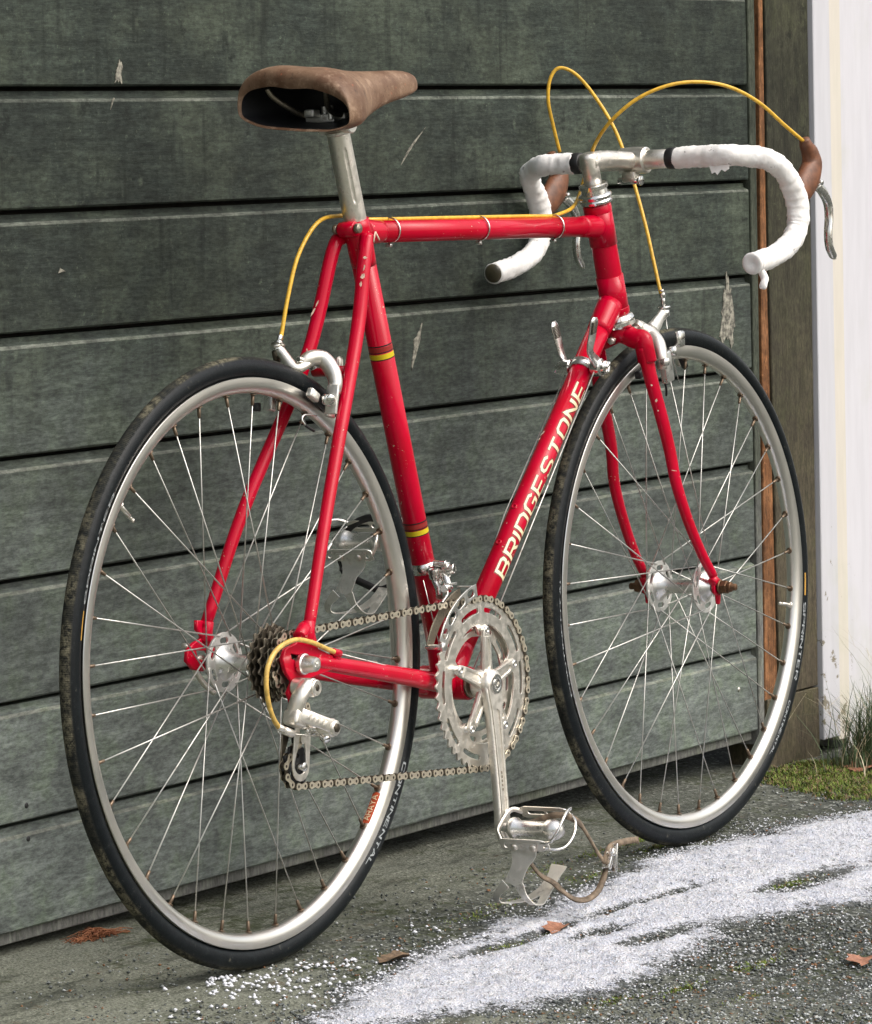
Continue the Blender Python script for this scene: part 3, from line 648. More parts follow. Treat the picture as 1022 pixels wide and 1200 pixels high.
# closed dark garage behind the door, so that the gap under it is unlit
for c, s_ in (((.1, 2.2, 1.2), (3.5, .05, 2.8)), ((-1.62, 1.12, 1.2), (.05, 2.1, 2.8)), ((1.95, 1.2, 1.2), (.05, 1.9, 2.8)), ((.15, 1.15, 2.72), (3.7, 2.3, .05))):
    o = obj('garage_interior', box(c, s_), 'dark', None, False); tag(o, kind='structure')
# needles, leaves
def needle_pile(c, n, r):
    V, F = [], []
    for _ in range(n):
        x, y = random.gauss(c[0], r), random.gauss(c[1], r * .35); a = random.gauss(0, .8); L = random.uniform(.01, .035); z = gz(x, y) + random.uniform(.001, .008) * math.exp(-((x - c[0]) / r) ** 2)
        p = [(x + math.cos(a) * L * (t - .5), y + math.sin(a) * L * (t - .5), z + .003 * math.sin(t * pi)) for t in (0, .5, 1)]; v, f = tube(p, .0006, 3, cap=False); n0 = len(V); V += v; F += [tuple(i + n0 for i in q) for q in f]
    return V, F
o = obj('needle_clump', needle_pile((0.0142,-0.0081), 190, .017), 'needles'); tag(o, 'clump of reddish dry needles on the ground under the door, left of the rear wheel', 'debris')
M['leaf_orange'] = plain('orange_leaf', (.30, .135, .08), .6, .35, 200); M['leaf_brown'] = plain('brown_leaf', (.13, .085, .05), .7, .5, 200)
def leaf(c, L, Wd, ang, mat, label, curl=.3):
    V, F = [], []; n = 9
    for i in range(n):
        t = i / (n - 1); w_ = Wd * math.sin(pi * min(1, t * .96 + .02)) ** .7 * (1 + .25 * math.sin(t * 19))
        for k in (-1, -.5, 0, .5, 1):
            u = (t - .5) * L; v = k * w_ / 2; V.append((u, v, .002 + abs(k) * curl * w_ * .5 + .002 * math.sin(t * 7 + k * 2)))
    for i in range(n - 1):
        for k in range(4): a = i * 5 + k; F.append((a, a + 1, a + 6, a + 5))
    o = obj('fallen_leaf', (V, F), mat); o.location = (c[0], c[1], gz(*c) + .002); o.rotation_euler = (0, 0, ang); tag(o, label, 'leaf', 'fallen leaves'); return o
leaf((0.3601,-0.4172), .052, .03, .3, 'leaf_orange', 'orange dead leaf lying in the gap in the snow')
leaf((0.1028,-0.3630), .048, .028, -.2, 'leaf_brown', 'brown curled leaf on the dark asphalt left of the snow')
leaf((0.4060,-0.7918), .045, .03, .5, 'leaf_orange', 'small reddish leaf on the bare asphalt at the right edge')
leaf((1.6863,-0.1230), .085, .045, .2, 'leaf_orange', 'pale pinkish leaf at the foot of the grass tuft', .15)

# ---------------------------------------------------------------- the bicycle (bike space: x forward, y to its left, z up, origin at the rear axle)
RB = Matrix(((0.9995924, -0.02233654, 0.01777934), (0.02179385, 0.99930766, 0.03015354), (-0.01844055, -0.02975377, 0.99938714)))
TB = Vector((0, -.25052, .392293)); RT = .3402
base = TB + RB @ Vector((0, 0, -RT))
bike = bpy.data.objects.new('bicycle', None); COL.objects.link(bike); bike.matrix_world = Matrix.Translation(base) @ RB.to_4x4()
tag(bike, 'red ten-speed road bicycle leaning by its white-taped drop handlebar against the garage door', 'bicycle')
UP = (0, 0, RT)
def part(name, vf, mat, **kw): return obj(name, vf, mat, bike, loc=UP, **kw)
def grp(name, loc=(0, 0, 0)):
    o = bpy.data.objects.new(name, None); COL.objects.link(o); o.parent = bike; o.location = Vector(UP) + Vector(loc); o.empty_display_size = .02; return o
WB = .9881
BB = Vector((.4026, 0, -.0648)); STD = (Vector((.2195, 0, .582)) - BB).normalized()
AXU = Vector((-.2695, 0, .963)); AXN = Vector((.963, 0, .2695)); AX0 = Vector((WB, 0, 0)) - AXN * .04353
def axp(z): return AX0 + AXU * ((z - AX0.z) / AXU.z)

# ---- wheels
def torus_strip(rc, h, w, n=150, m=20):
    V, F = [], []
    for i in range(n):
        a = 2 * pi * i / n
        for j in range(m):
            b = 2 * pi * j / m; r = rc + h * math.cos(b); V.append((r * math.cos(a), w * math.sin(b), r * math.sin(a)))
    for i in range(n):
        for j in range(m): F.append((i * m + j, i * m + (j + 1) % m, ((i + 1) % n) * m + (j + 1) % m, ((i + 1) % n) * m + j))
    return V, F
def rim_mesh():
    pr = [(-.0088, .3172), (-.0098, .3166), (-.0101, .3125), (-.0100, .3088), (-.0090, .3056), (-.0070, .3026), (-.0042, .3004), (-.0018, .2996), (0, .2994)]
    pr = pr + [(-a, r) for a, r in pr[-2::-1]] + [(.004, .3145), (-.004, .3145)]
    return lathe(pr, (0, 0, 0), (0, 1, 0), 144, closed=True)
def flange(R, y, holes=6, rc=.0115, ph=0.0):
    out = circ2(R, 72)
    hs = [slot_arc(R * .64, R * .83, 2 * pi * k / holes + .20 + ph, 2 * pi * (k + 1) / holes - .20 + ph, 6) for k in range(holes)]
    return plate([out] + hs, .0028, .0004, side(y))
def hub_body(yl, yr, R):
    return join(lathe([(yl + .012, .0085), (yl + .004, .0150), (yl + .001, .0205), (yl - .0005, .0212), (yl - .004, .0150), (yl - .018, .0095), ((yl + yr) / 2, .0088), (yr + .018, .0095), (yr + .004, .0150), (yr + .0005, .0212), (yr - .001, .0205), (yr - .004, .0150), (yr - .012, .0085)], (0, 0, 0), (0, 1, 0), 40),
                mi(flange(R, yl), 1), mi(flange(R, yr, ph=.17), 1))
def spoke_mesh(yf, rot, out, r_hub):
    """spoke whose rim end is at angle 0 on the rim, hub end at angle rot"""
    a = Vector((r_hub * math.cos(rot), yf + out, r_hub * math.sin(rot))); b = Vector((.2992, .0, 0)); d = (b - a).normalized()
    return join(mi(tube([a, a + (b - a) * .5, b - d * .006], .00088, 6), 0), mi(tube([b - d * .013, b - d * .012, b], [.0014, .0019, .0021], 8), 1),
                mi(lathe([(0, .0044), (.0007, .0040), (.0009, .0024)], (.2985, 0, 0), (-1, 0, 0), 12), 2))
def wheel(name, cx, steer, yl, yr, R, ph, valve, flip=1):
    g_ = grp(name)
    if steer:
        m_ = Matrix.Translation(AX0) @ Matrix.Rotation(steer, 4, AXU) @ Matrix.Translation(-AX0) @ Matrix.Translation((cx, 0, 0)); g_.matrix_local = Matrix.Translation(UP) @ m_
    else: g_.location = Vector(UP) + Vector((cx, 0, 0))
    ty = obj('tyre', torus_strip(.3277, .0125, .0106), 'tyre', g_); obj('rim', rim_mesh(), 'rim', g_, autos=35)
    hb = obj('hub', hub_body(yl, yr, R), ['silver', 'flange'], g_, autos=40)
    rh = R - .0028; ms = {}
    for sd_, y_, off in ((0, yl, 0), (1, yr, 1)):
        for dr in (1, -1):
            out = .0018 * dr * (1 if sd_ == 0 else -1)
            ms[(sd_, dr)] = obj('spoke', spoke_mesh(y_, rad(60) * dr * flip, out, rh), ['spoke', 'nipple', 'nipple'], g_)
    used = set()
    for k in range(36):
        sd_ = k % 2; dr = 1 if (k // 2) % 2 else -1; key = (sd_, dr); a = rad(ph + 10 * k)
        if key in used: o = ms[key].copy(); COL.objects.link(o)
        else: o = ms[key]; used.add(key)
        o.parent = g_; o.rotation_euler = (0, -a, 0)
    va = rad(valve); d = Vector((math.cos(va), 0, math.sin(va)))
    obj('valve', join(cyl(d * .300, d * .277, .0026, 12), cyl(d * .277, d * .268, .0017, 8), cyl(d * .271, d * .2695, .0026, 10), cyl(d * .299, d * .2965, .0045, 12)), 'satin', g_)
    return g_, ty
rw, rty = wheel('rear_wheel', 0, 0, .0360, -.0200, .0338, 5, 140)
fw, fty = wheel('front_wheel', WB, -.01465, .0345, -.0345, .0338, 4.6, -9.8)
# print on the tyre walls, laid on the right-hand side of the tyre
def tyre_text(text, par, a0, a1, rin, rout, w=1.0, mat='tyre_print', flip=False):
    V, F, L = lettering(text, w, 1.4); out = []
    for u, v, lv in V:
        t = u / L; t = 1 - t if flip else t; a = rad(a0 + (a1 - a0) * t); q = v / 6; q = 1 - q if flip else q
        r = rin + (rout - rin) * q; yy = -.0106 * math.sqrt(max(0, 1 - ((r - .3277) / .0125) ** 2)) - .00025 - .00002 * (lv % 3); out.append((r * math.cos(a), yy, r * math.sin(a)))
    return obj('lettering', (out, F), mat, par, False)
tyre_text('SPRINTER', rw, 163, 141, .3215, .3255)
tyre_text('CONTINENTAL', rw, -27, -52, .3220, .3262)
tyre_text('SPRINTER', fw, -9, -28, .3215, .3255)
tyre_text('CONTINENTAL', fw, -34, -50, .3215, .3240)
tyre_text('CONTINENTAL', fw, 200, 172, .3215, .3252)
def tyre_bar(par, a0, a1):
    V, F = [], []
    for i in range(7):
        a = rad(a0 + (a1 - a0) * i / 6)
        for r in (.3222, .3246): V.append((r * math.cos(a), -.0106 * math.sqrt(1 - ((r - .3277) / .0125) ** 2) - .0003, r * math.sin(a)))
    return obj('yellow_mark', (V, [(2 * i, 2 * i + 1, 2 * i + 3, 2 * i + 2) for i in range(6)]), 'tyre_yellow', par, False)
tyre_bar(rw, 170, 164.5); tyre_bar(fw, -1.5, -7)
# rim maker's sticker on the inner face of the rear rim
V, F = [], []
a0, a1 = rad(-43.9), rad(-36.2)
def rimpt(a, y, lift=.0004): r = .2995 + .0009 * (abs(y) / .0045) ** 2 - lift; return (r * math.cos(a), y, r * math.sin(a))
pts = [(0, -.0042), (.06, .0045), (.5, .0062), (.94, .0045), (1, -.0042), (.5, -.0062)]
for i in range(13):
    t = i / 12
    for k in range(5): V.append(rimpt(a0 + (a1 - a0) * (t + .04 * (1 - abs(k - 2) / 2) * (1 if t > .5 else -1)), -.0052 + .0104 * k / 4))
F = [(i * 5 + k, i * 5 + k + 1, i * 5 + k + 6, i * 5 + k + 5) for i in range(12) for k in range(4)]
stk = obj('rim_sticker', (V, F), 'decal_red', rw, False)
V, F, L = lettering('ARAYA', .85, 1.3); V = [rimpt(a0 + (a1 - a0) * (.08 + .84 * u / L), -.0036 + .0072 * v / 6, .0009 + .00003 * (lv % 3)) for u, v, lv in V]
obj('lettering', (V, F), 'decal_cream', rw, False)

# ---- frame
fr = grp('frame')
def fpart(name, vf, mat='red', **kw): return obj(name, vf, mat, fr, **kw)
def sleeve(a, b, r0, r1, seg=28):  # tapering lug sleeve
    a, b = Vector(a), Vector(b); n = 6; return tube([a + (b - a) * (i / n) for i in range(n + 1)], [r0 + (r1 - r0) * (i / n) ** 1.5 for i in range(n + 1)], seg)
ST_top = BB + STD * ((.4885 - BB.z) / STD.z)
fpart('seat_tube', tube([BB, BB + (ST_top - BB) * .5, ST_top], .0143, 28))
DTt = Vector((.835, 0, .384)); DTd = (DTt - BB).normalized()
TTr, TTf = Vector((.251, 0, .4745)), Vector((.8105, 0, .4750))
fpart('top_tube', tube([TTr, (TTr + TTf) / 2, TTf], .0127, 28))
fpart('down_tube', tube([BB, (BB + DTt) / 2, DTt], .0143, 32))
HTt, HTb = axp(.5030), axp(.3630)
fpart('head_tube', lathe([(0, .0172), (.002, .0182), (.008, .0182), (.010, .0165), ((HTt - HTb).length - .012, .0165), ((HTt - HTb).length - .010, .0182), ((HTt - HTb).length - .002, .0182), ((HTt - HTb).length, .0172)], HTb, HTt - HTb, 36), autos=30)
LUGS = (sleeve(TTr + Vector((.010, 0, 0)), TTr + Vector((.045, 0, 0)), .0148, .0131), sleeve(TTf - Vector((.012, 0, 0)), TTf - Vector((.052, 0, 0)), .0150, .0131),
           sleeve(DTt - DTd * .012, DTt - DTd * .060, .0166, .0147), sleeve(BB + DTd * .015, BB + DTd * .055, .0165, .0147), sleeve(BB + STD * .015, BB + STD * .05, .0165, .0147),
           sleeve(ST_top, ST_top - STD * .055, .0160, .0146), tube([axp(.452), axp(.498)], .0178, 30), tube([axp(.364), axp(.412)], .0178, 30))
for l_ in LUGS: fpart('lug', l_)
fpart('bottom_bracket_shell', lathe([(-.034, .018), (-.034, .0190), (-.032, .0200), (.032, .0200), (.034, .0190), (.034, .018)], BB, (0, 1, 0), 36))
for q_ in (lathe([(-.0375, .010), (-.0375, .0165), (-.0345, .0175)], BB, (0, 1, 0), 28), lathe([(.0345, .0175), (.0385, .0165), (.0385, .010)], BB, (0, 1, 0), 28)): obj('bearing_cup', q_, 'steel', fr)
sc = Vector((.236, 0, .474))
# seat clamp ears and bolt
fpart('seat_clamp', join(cyl((.230, -.011, .478), (.230, .011, .478), .0085, 20), box((.236, 0, .478), (.018, .019, .018), bev=.003)))
obj('clamp_bolt', join(cyl((.2275, -.0125, .4785), (.2275, -.0185, .4785), .0058, 20), cyl((.2275, -.0187, .4785), (.2275, -.0150, .4785), .0025, 6), cyl((.2275, .0125, .4785), (.2275, .0175, .4785), .0055, 16)), 'steel', fr)
for s_ in (-1, 1):
    if s_ < 0: P = spline([(.2445, -.0175, .470), (.2300, -.0205, .440), (0.2022,-0.0260,0.3621), (0.1315,-0.0400,0.2340), (0.0816,-0.0500,0.1430), (0.0251,-0.0615,0.0317)], 6)
    else: P = spline([(.2445, .0175, .470), (.2250, .0195, .452), (0.1733,0.0280,0.3283), (0.0662,0.0470,0.1673), (0.0011,0.0615,0.0380)], 6)
    n = len(P); fpart('seat_stay', tube(P, [.0082 - .0022 * max(0, (i / n - .35)) for i in range(n)], 20))
    y = s_
    a = [Vector((.385, .017 * y, -.066)), Vector((.345, .026 * y, -.0585)), Vector((.26, .040 * y, -.0425)), Vector((.16, .052 * y, -.0240)), Vector((.075, .060 * y, -.0085)), Vector((.034, .063 * y, -.0010))]
    P = spline(a, 6); n = len(P)
    fpart('chain_stay', tube(P, [.0085 - .0020 * (i / n) for i in range(n)], 22, up=(0, 1, 0), fixed=True, r2=[.0118 - .0040 * (i / n) ** 1.2 for i in range(n)]))
fpart('brake_bridge', tube([(.184, -.0245, .3165), (.184, .0245, .3165)], .0060, 18))
fpart('chainstay_bridge', tube([(.350, -.024, -.060), (.350, .024, -.060)], .0065, 16))
def drop(P, hole, y, th=.0055):
    L = [(p[0], p[2]) for p in P]; H = [(p[0], p[2]) for p in hole]; return plate([L, H], th, .0012, side(y, 0, 0))
fpart('dropout', drop([(0.0108,-0.0635,0.0369), (0.0324,-0.0635,0.0329), (0.0377,-0.0635,0.0134), (0.0658,-0.0635,0.0029), (0.0716,-0.0635,-0.0120), (0.0372,-0.0635,-0.0161), (0.0118,-0.0635,-0.0191), (-0.0021,-0.0635,-0.0261), (-0.0016,-0.0635,-0.0423), (-0.0168,-0.0635,-0.0453), (-0.0240,-0.0635,-0.0294), (-0.0149,-0.0635,-0.0182), (-0.0272,-0.0635,-0.0065), (-0.0327,-0.0635,0.0091), (-0.0253,-0.0635,0.0196), (-0.0052,-0.0635,0.0233)],
                      [(-0.0159,-0.0635,0.0130), (-0.0012,-0.0635,0.0097), (0.0185,-0.0635,0.0039), (0.0214,-0.0635,-0.0021), (0.0048,-0.0635,0.0006), (-0.0147,-0.0635,0.0073)], -.0635))
fpart('dropout', drop([(-0.0134,0.0635,0.0479), (0.0012,0.0635,0.0465), (0.0148,0.0635,0.0309), (0.0252,0.0635,0.0154), (0.0309,0.0635,0.0023), (0.0122,0.0635,-0.0054), (-0.0062,0.0635,-0.0102), (-0.0238,0.0635,-0.0065), (-0.0360,0.0635,0.0043), (-0.0335,0.0635,0.0164), (-0.0200,0.0635,0.0237), (-0.0034,0.0635,0.0278), (-0.0141,0.0635,0.0375)],
                      [(-0.0174,0.0635,0.0148), (0.0020,0.0635,0.0120), (0.0129,0.0635,0.0041), (0.0044,0.0635,0.0002), (-0.0149,0.0635,0.0050)], .0635))
for q_ in (cyl((0.0211,-0.0600,0.0387), (0.0045,-0.0640,0.0290), .0078, 16), cyl((0.0275,-0.0605,0.0447), (0.0230,-0.0625,0.0224), .0076, 16), cyl((0.0044,0.0600,0.0453), (0.0006,0.0620,0.0227), .0076, 16)): fpart('stay_tip', q_)
# BRIDGESTONE on the down tube
def dt_text(w, lift, mat, name):
    V, F, L = lettering('BRIDGESTONE', w, 1.75, slant=.04); s0, s1 = .163, .470; out = []
    U = Vector((-DTd.z, 0, DTd.x))          # up-back direction perpendicular to the tube
    Lt = (DTt - BB).length
    for u, v, lv in V:
        s_ = s0 + (s1 - s0) * u / L; th = rad(12) + (v / 6 - .5) * rad(66); r = .0143 + lift + .00003 * (lv % 3)
        out.append(BB + DTd * s_ + Vector((0, -1, 0)) * (r * math.cos(th)) + U * (r * math.sin(th)))
    return obj(name, (out, F), mat, fr, False)
dt_text(1.45, .00012, 'decal_dark', 'lettering_outline'); dt_text(.88, .00028, 'decal_cream', 'lettering')
def band(a, d, r, w, mat, lift): return obj('decal_band', tube([Vector(a) - d * w / 2, Vector(a) + d * w / 2], r + lift, 40, cap=False), mat, fr)
for px0, rows in ((0, ((.3440, 'decal_black', .0016), (.3400, 'decal_maroon', .0050), (.3366, 'decal_black', .0014), (.3318, 'decal_yellow', .0062), (.3283, 'decal_black', .0012))),
                  (1, ((.1330, 'decal_black', .0016), (.1292, 'decal_maroon', .0050), (.1258, 'decal_black', .0014), (.1215, 'decal_yellow', .0058), (.1182, 'decal_black', .0012)))):
    for z, m_, w_ in rows: band(BB + STD * ((z - BB.z) / STD.z), STD, .0143, w_, m_, .00015)
for (a, b) in (((.5, 0), (0, 0)),):
    for s_ in (.206, .263):
        nrm = (Vector((-DTd.z, 0, DTd.x)) * .995 + Vector((0, .06, 0))).normalized(); p = BB + DTd * s_ + nrm * .0142
        obj('bottle_boss', lathe([(-.002, .0042), (.0010, .0038), (.0012, .0022), (-.0010, .0018)], p, nrm, 18), 'red', fr)
obj('paint_scratch', join(ribbon([(.2465, -.0266, .474), (.2415, -.0272, .462)], .0022, .0006, (1, 0, 0)), ribbon([(.2470, -.0266, .474), (.2555, -.0262, .464)], .0022, .0006, (1, 0, 0))), 'touchup', fr)

CD = Vector((-.835, -.54, .10)).normalized()
def chip(p, off, w_, h_, rot=0.0, par=None):
    r_ = CD.cross(Vector((0, 0, 1))).normalized(); u_ = r_.cross(CD); m_ = Matrix((r_, u_, CD)).transposed().to_4x4(); m_ = Matrix.Translation(Vector(p) + CD * off) @ m_ @ Matrix.Rotation(rot, 4, 'Z')
    L = [(math.cos(a) * w_ * random.uniform(.4, 1.1), math.sin(a) * h_ * random.uniform(.4, 1.1)) for a in [2 * pi * k / 11 for k in range(11)]]
    return obj('paint_chip', plate([L], .0006, 0, m_), 'touchup', par or fr, False)
for p_, o_, w_, h_, r_ in (((0.2287,-0.0230,0.4436), .0080, .0028, .0020, 0), ((0.2254,-0.0235,0.4329), .0080, .0014, .0050, .25), ((0.2204,-0.0240,0.4232), .0080, .0026, .0045, .3), ((0.2153,-0.0245,0.4135), .0080, .0018, .0035, .1),
    ((0.1958,0.0235,0.3940), .0075, .0011, .0050, .5), ((0.1879,0.0245,0.3844), .0075, .0014, .0070, .5), ((0.1806,-0.0310,0.3141), .0078, .0016, .0014, 0), ((0.3106,0.0000,0.2663), .0142, .0020, .0010, .3), ((0.3383,0.0000,0.2167), .0142, .0007, .0060, .2),
    ((0.6478,0.0000,0.2200), .0142, .0009, .0050, .8), ((0.6390,0.0000,0.2131), .0142, .0007, .0028, .8), ((0.3769,0.0000,0.1820), .0, .0001, .0001, 0), ((0.2437,-0.0400,-0.0292), .0100, .0026, .0010, 0), ((0.1814,-0.0460,-0.0168), .0100, .0045, .0007, 0)):
    if w_ > .0005: chip(p_, o_, w_, h_, r_)

# ---- fork
fk = grp('fork')
bl = [(0.8479,-0.0360,0.3200), (0.8529,-0.0370,0.2969), (0.8587,-0.0390,0.2737), (0.8761,-0.0410,0.2302), (0.8913,-0.0430,0.1859), (0.9003,-0.0460,0.1423), (0.9239,-0.0480,0.0928), (0.9537,-0.0500,0.0473), (0.9820,-0.0510,0.0148)]
for s_ in (1, -1):
    P = spline([(x, y * s_, z) for x, y, z in bl], 5); n = len(P)
    obj('fork_blade', tube(P, [.0088 - .0030 * (i / n) for i in range(n)], 22, up=(0, 1, 0), fixed=True, r2=[.0116 - .0052 * (i / n) ** 1.1 for i in range(n)]), 'red', fk)
    obj('fork_tip', join(plate([circ2(.0115, 24), capsule((.001, -.003), (.001, -.02), .0030)], .0050, .001, side(-.0525 * s_, WB, 0)), cyl((WB - .0115, -.0515 * s_, .006), (WB - .004, -.0525 * s_, .012), .0065, 14)), 'red', fk)
cz = axp(.340)
P = spline([(bl[1][0], -.0368, bl[1][2] + .004), (bl[0][0], -.036, bl[0][2]), (bl[0][0] + .000, -.0335, bl[0][2] + .0085), (cz.x - .001, -.024, .3300), (cz.x, 0, .338), (cz.x - .001, .024, .3300), (bl[0][0] + .000, .0335, bl[0][2] + .0085), (bl[0][0], .036, bl[0][2]), (bl[1][0], .0368, bl[1][2] + .004)], 6)
n = len(P)
obj('fork_crown', join(tube(P, .0108, 22, up=(0, 0, 1), r2=.0132), lathe([(0, .0165), (.012, .0172), (.018, .0150)], cz - AXU * .008, AXU, 30)), 'red', fk)
for p_, w_, h_ in (((0.8571,-0.0385,0.2694), .0016, .0014), ((0.8652,-0.0400,0.2494), .0018, .0026), ((0.8678,-0.0405,0.2361), .0016, .0014), ((0.8964,-0.0445,0.1576), .0040, .0007)): chip(p_, .0115, w_, h_, .2, fk)
# headset
hs = grp('headset')
obj('lower_headset_race', lathe([(0, .0150), (.001, .0205), (.004, .0226), (.008, .0222), (.0095, .0190), (.0110, .0225), (.0150, .0205), (.0170, .0175)], axp(.3465), AXU, 40), 'chrome', hs, autos=40)
obj('upper_headset', lathe([(0, .0175), (.002, .0205), (.005, .0212), (.007, .0196), (.0085, .0206), (.0115, .0216), (.0135, .0206), (.0150, .0172), (.0200, .0165), (.0210, .0185), (.0255, .0185), (.0265, .0165), (.0275, .0130)], axp(.5035), AXU, 40), 'chrome', hs, autos=40)
# stem
sm = grp('stem'); BC = Vector((.9030, 0, .5585))
q0, q1 = axp(.527), axp(.562)
obj('quill', join(tube([q0, q0 + (q1 - q0) * .5, q1, q1 + AXU * .0040, q1 + AXU * .0062], [.0112, .0114, .0122, .0108, .0060], 30)), 'satin', sm)
obj('stem_extension', tube(spline([q1 - AXU * .0080 + Vector((-.004, 0, 0)), q1 + Vector((.018, 0, -.0035)), q1 + Vector((.055, 0, -.002)), BC], 6), [.0125] * 6 + [.0118] * 6 + [.0112] * 7, 26), 'satin', sm)
obj('bar_clamp', join(lathe([(-.020, .0150), (-.018, .0170), (0, .0178), (.018, .0170), (.020, .0150)], BC, (0, 1, 0), 34), box(BC + Vector((-.012, 0, -.021)), (.014, .020, .014), bev=.003)), 'satin', sm, autos=40)
obj('binder_bolt', join(cyl(BC + Vector((-.013, -.017, -.026)), BC + Vector((-.013, .017, -.026)), .0048, 6), cyl(BC + Vector((-.013, -.0175, -.026)), BC + Vector((-.013, -.0125, -.026)), .0065, 16)), 'chrome', sm)
# ---- handlebar
hb = grp('handlebar')
obj('bar', tube([(.903, -.075, .5590), (.903, -.03, .5588), (.903, 0, .5585), (.903, .03, .5588), (.903, .100, .5590)], [.0121, .0124, .0130, .0124, .0121], 26), 'satin', hb)
BP = [(.903, -.0600, .5590), (.903, -.1000, .5592), (.9030, -.1360, .5590), (0.9269,-0.1630,0.5559), (0.9380,-0.1790,0.5497), (0.9545,-0.1870,0.5380), (0.9710,-0.1900,0.5204), (0.9829,-0.1910,0.4985), (0.9835,-0.1920,0.4756), (0.9756,-0.1920,0.4582), (0.9519,-0.1920,0.4411), (0.9065,-0.1920,0.4277), (0.8577,-0.1920,0.4206)]
def tape_path(s_):
    BP_ = BP if s_ > 0 else [(.903, -.0880, .5590), (.903, -.1130, .5592)] + BP[2:]
    P = spline([(x, y * s_, z) for x, y, z in BP_], 10); n = len(P); R = []; Lc = 0
    V, F = [], []
    PP, T, N = frames(P, (0, 0, 1)); seg = 40
    acc = [0.0]
    for i in range(1, n): acc.append(acc[-1] + (PP[i] - PP[i - 1]).length)
    for i in range(n):
        b = T[i].cross(N[i]); body = .0133
        if 58 < i < 84: body += .0009
        for j in range(seg):
            a = 2 * pi * j / seg; pos = acc[i] / .0145 + .9 * (j / seg) * 1; ph = pos % 1.0
            r = body + .0011 * (ph ** 2) + noise.noise(Vector((acc[i] * 60, math.cos(a) * 1.4, math.sin(a) * 1.4 + s_))) * .0011
            V.append(PP[i] + N[i] * (r * math.cos(a)) + b * (r * math.sin(a)))
    for i in range(n - 1):
        for j in range(seg): a, b_ = i * seg + j, i * seg + (j + 1) % seg; F.append((a, b_, b_ + seg, a + seg))
    F.append(tuple(range(seg))[::-1]); F.append(tuple(range((n - 1) * seg, n * seg))); return (V, F), PP, T, N
for s_ in (1, -1):
    vf, PP, T, N = tape_path(s_); obj('bar_tape', vf, 'tape', hb)
    obj('tape_finish', tube([(.903, (-.0500 if s_ > 0 else .0780), .5589), (.903, (-.0515 if s_ > 0 else .0795), .5589), (.903, (-.0610 if s_ > 0 else .0890), .5590), (.903, (-.0625 if s_ > 0 else .0905), .5590)], [.0128, .0138, .0140, .0134], 28), 'black', hb)
    e, t_ = PP[-1], T[-1]
    if s_ < 0: obj('bar_end_plug', lathe([(-.004, .0128), (.001, .0124), (.0035, .0100), (.0048, .0055), (.005, .0003)], e, t_, 24), 'olivecap', hb)
    else: obj('tape_end', join(lathe([(-.002, .0138), (.003, .0142), (.005, .0118), (.0035, .0060), (.001, .0003)], e, t_, 22), tube(spline([e + Vector((.012, -.004, -.010)), e + Vector((.010, -.010, -.020)), e + Vector((.004, -.011, -.027)), e + Vector((.003, -.010, -.033))], 4), [.0045, .0050, .0052, .0052, .0056, .0056, .0058, .0058, .0060, .0060, .0058, .0050, .0030], 12, r2=[.0035] * 13)), 'tape', hb)
obj('torn_tape', plate([[(0, 0), (.006, .003), (.014, .002), (.022, .004), (.028, .001), (.030, -.006), (.024, -.010), (.019, -.007), (.014, -.014), (.010, -.010), (.006, -.012), (.003, -.006)]], .0008, .0002, Matrix.Translation((.897, -.112, .5475)) @ Matrix.Rotation(rad(-88), 4, 'Z') @ Matrix.Rotation(rad(70), 4, 'X')), 'tape', hb)
# ---- brake levers
for s_ in (1, -1):
    lv = grp('brake_lever')
    Y = lambda p: (p[0], p[1] * s_, p[2])
    P = [Y(p) for p in ((0.9862,-0.1900,0.5018), (1.0039,-0.1900,0.5149), (1.0217,-0.1900,0.5291), (1.0312,-0.1900,0.5445), (1.0275,-0.1900,0.5587), (1.0174,-0.1900,0.5686), (1.0121,-0.1900,0.5773))]
    rr = [.0120, .0190, .0195, .0165, .0125, .0090, .0068]; r2 = [.0100, .0125, .0130, .0125, .0110, .0088, .0068]
    obj('lever_hood', tube(spline(P, 5), lerp(r2, 5), 24, up=(0, 1, 0), fixed=True, r2=lerp(rr, 5)), 'gum', lv)
    P = [Y(p) for p in ((1.0426,-0.1900,0.5192), (1.0612,-0.1900,0.5081), (1.0735,-0.1900,0.4925), (1.0746,-0.1900,0.4748), (1.0708,-0.1900,0.4560), (1.0731,-0.1900,0.4382), (1.0821,-0.1900,0.4270), (1.0867,-0.1900,0.4224))]
    obj('lever_blade', tube(spline(P, 5), lerp([.0050, .0060, .0062, .0060, .0058, .0058, .0055, .0028], 5), 16, up=(0, 1, 0), fixed=True, r2=lerp([.0075, .0070, .0050, .0042, .0040, .0045, .0048, .0020], 5)), 'chrome', lv)
    obj('lever_pivot', cyl(Y((P[0][0] - .004, -.179, P[0][2] + .002)), Y((P[0][0] - .004, -.201, P[0][2] + .002)), .0035, 14), 'chrome', lv)
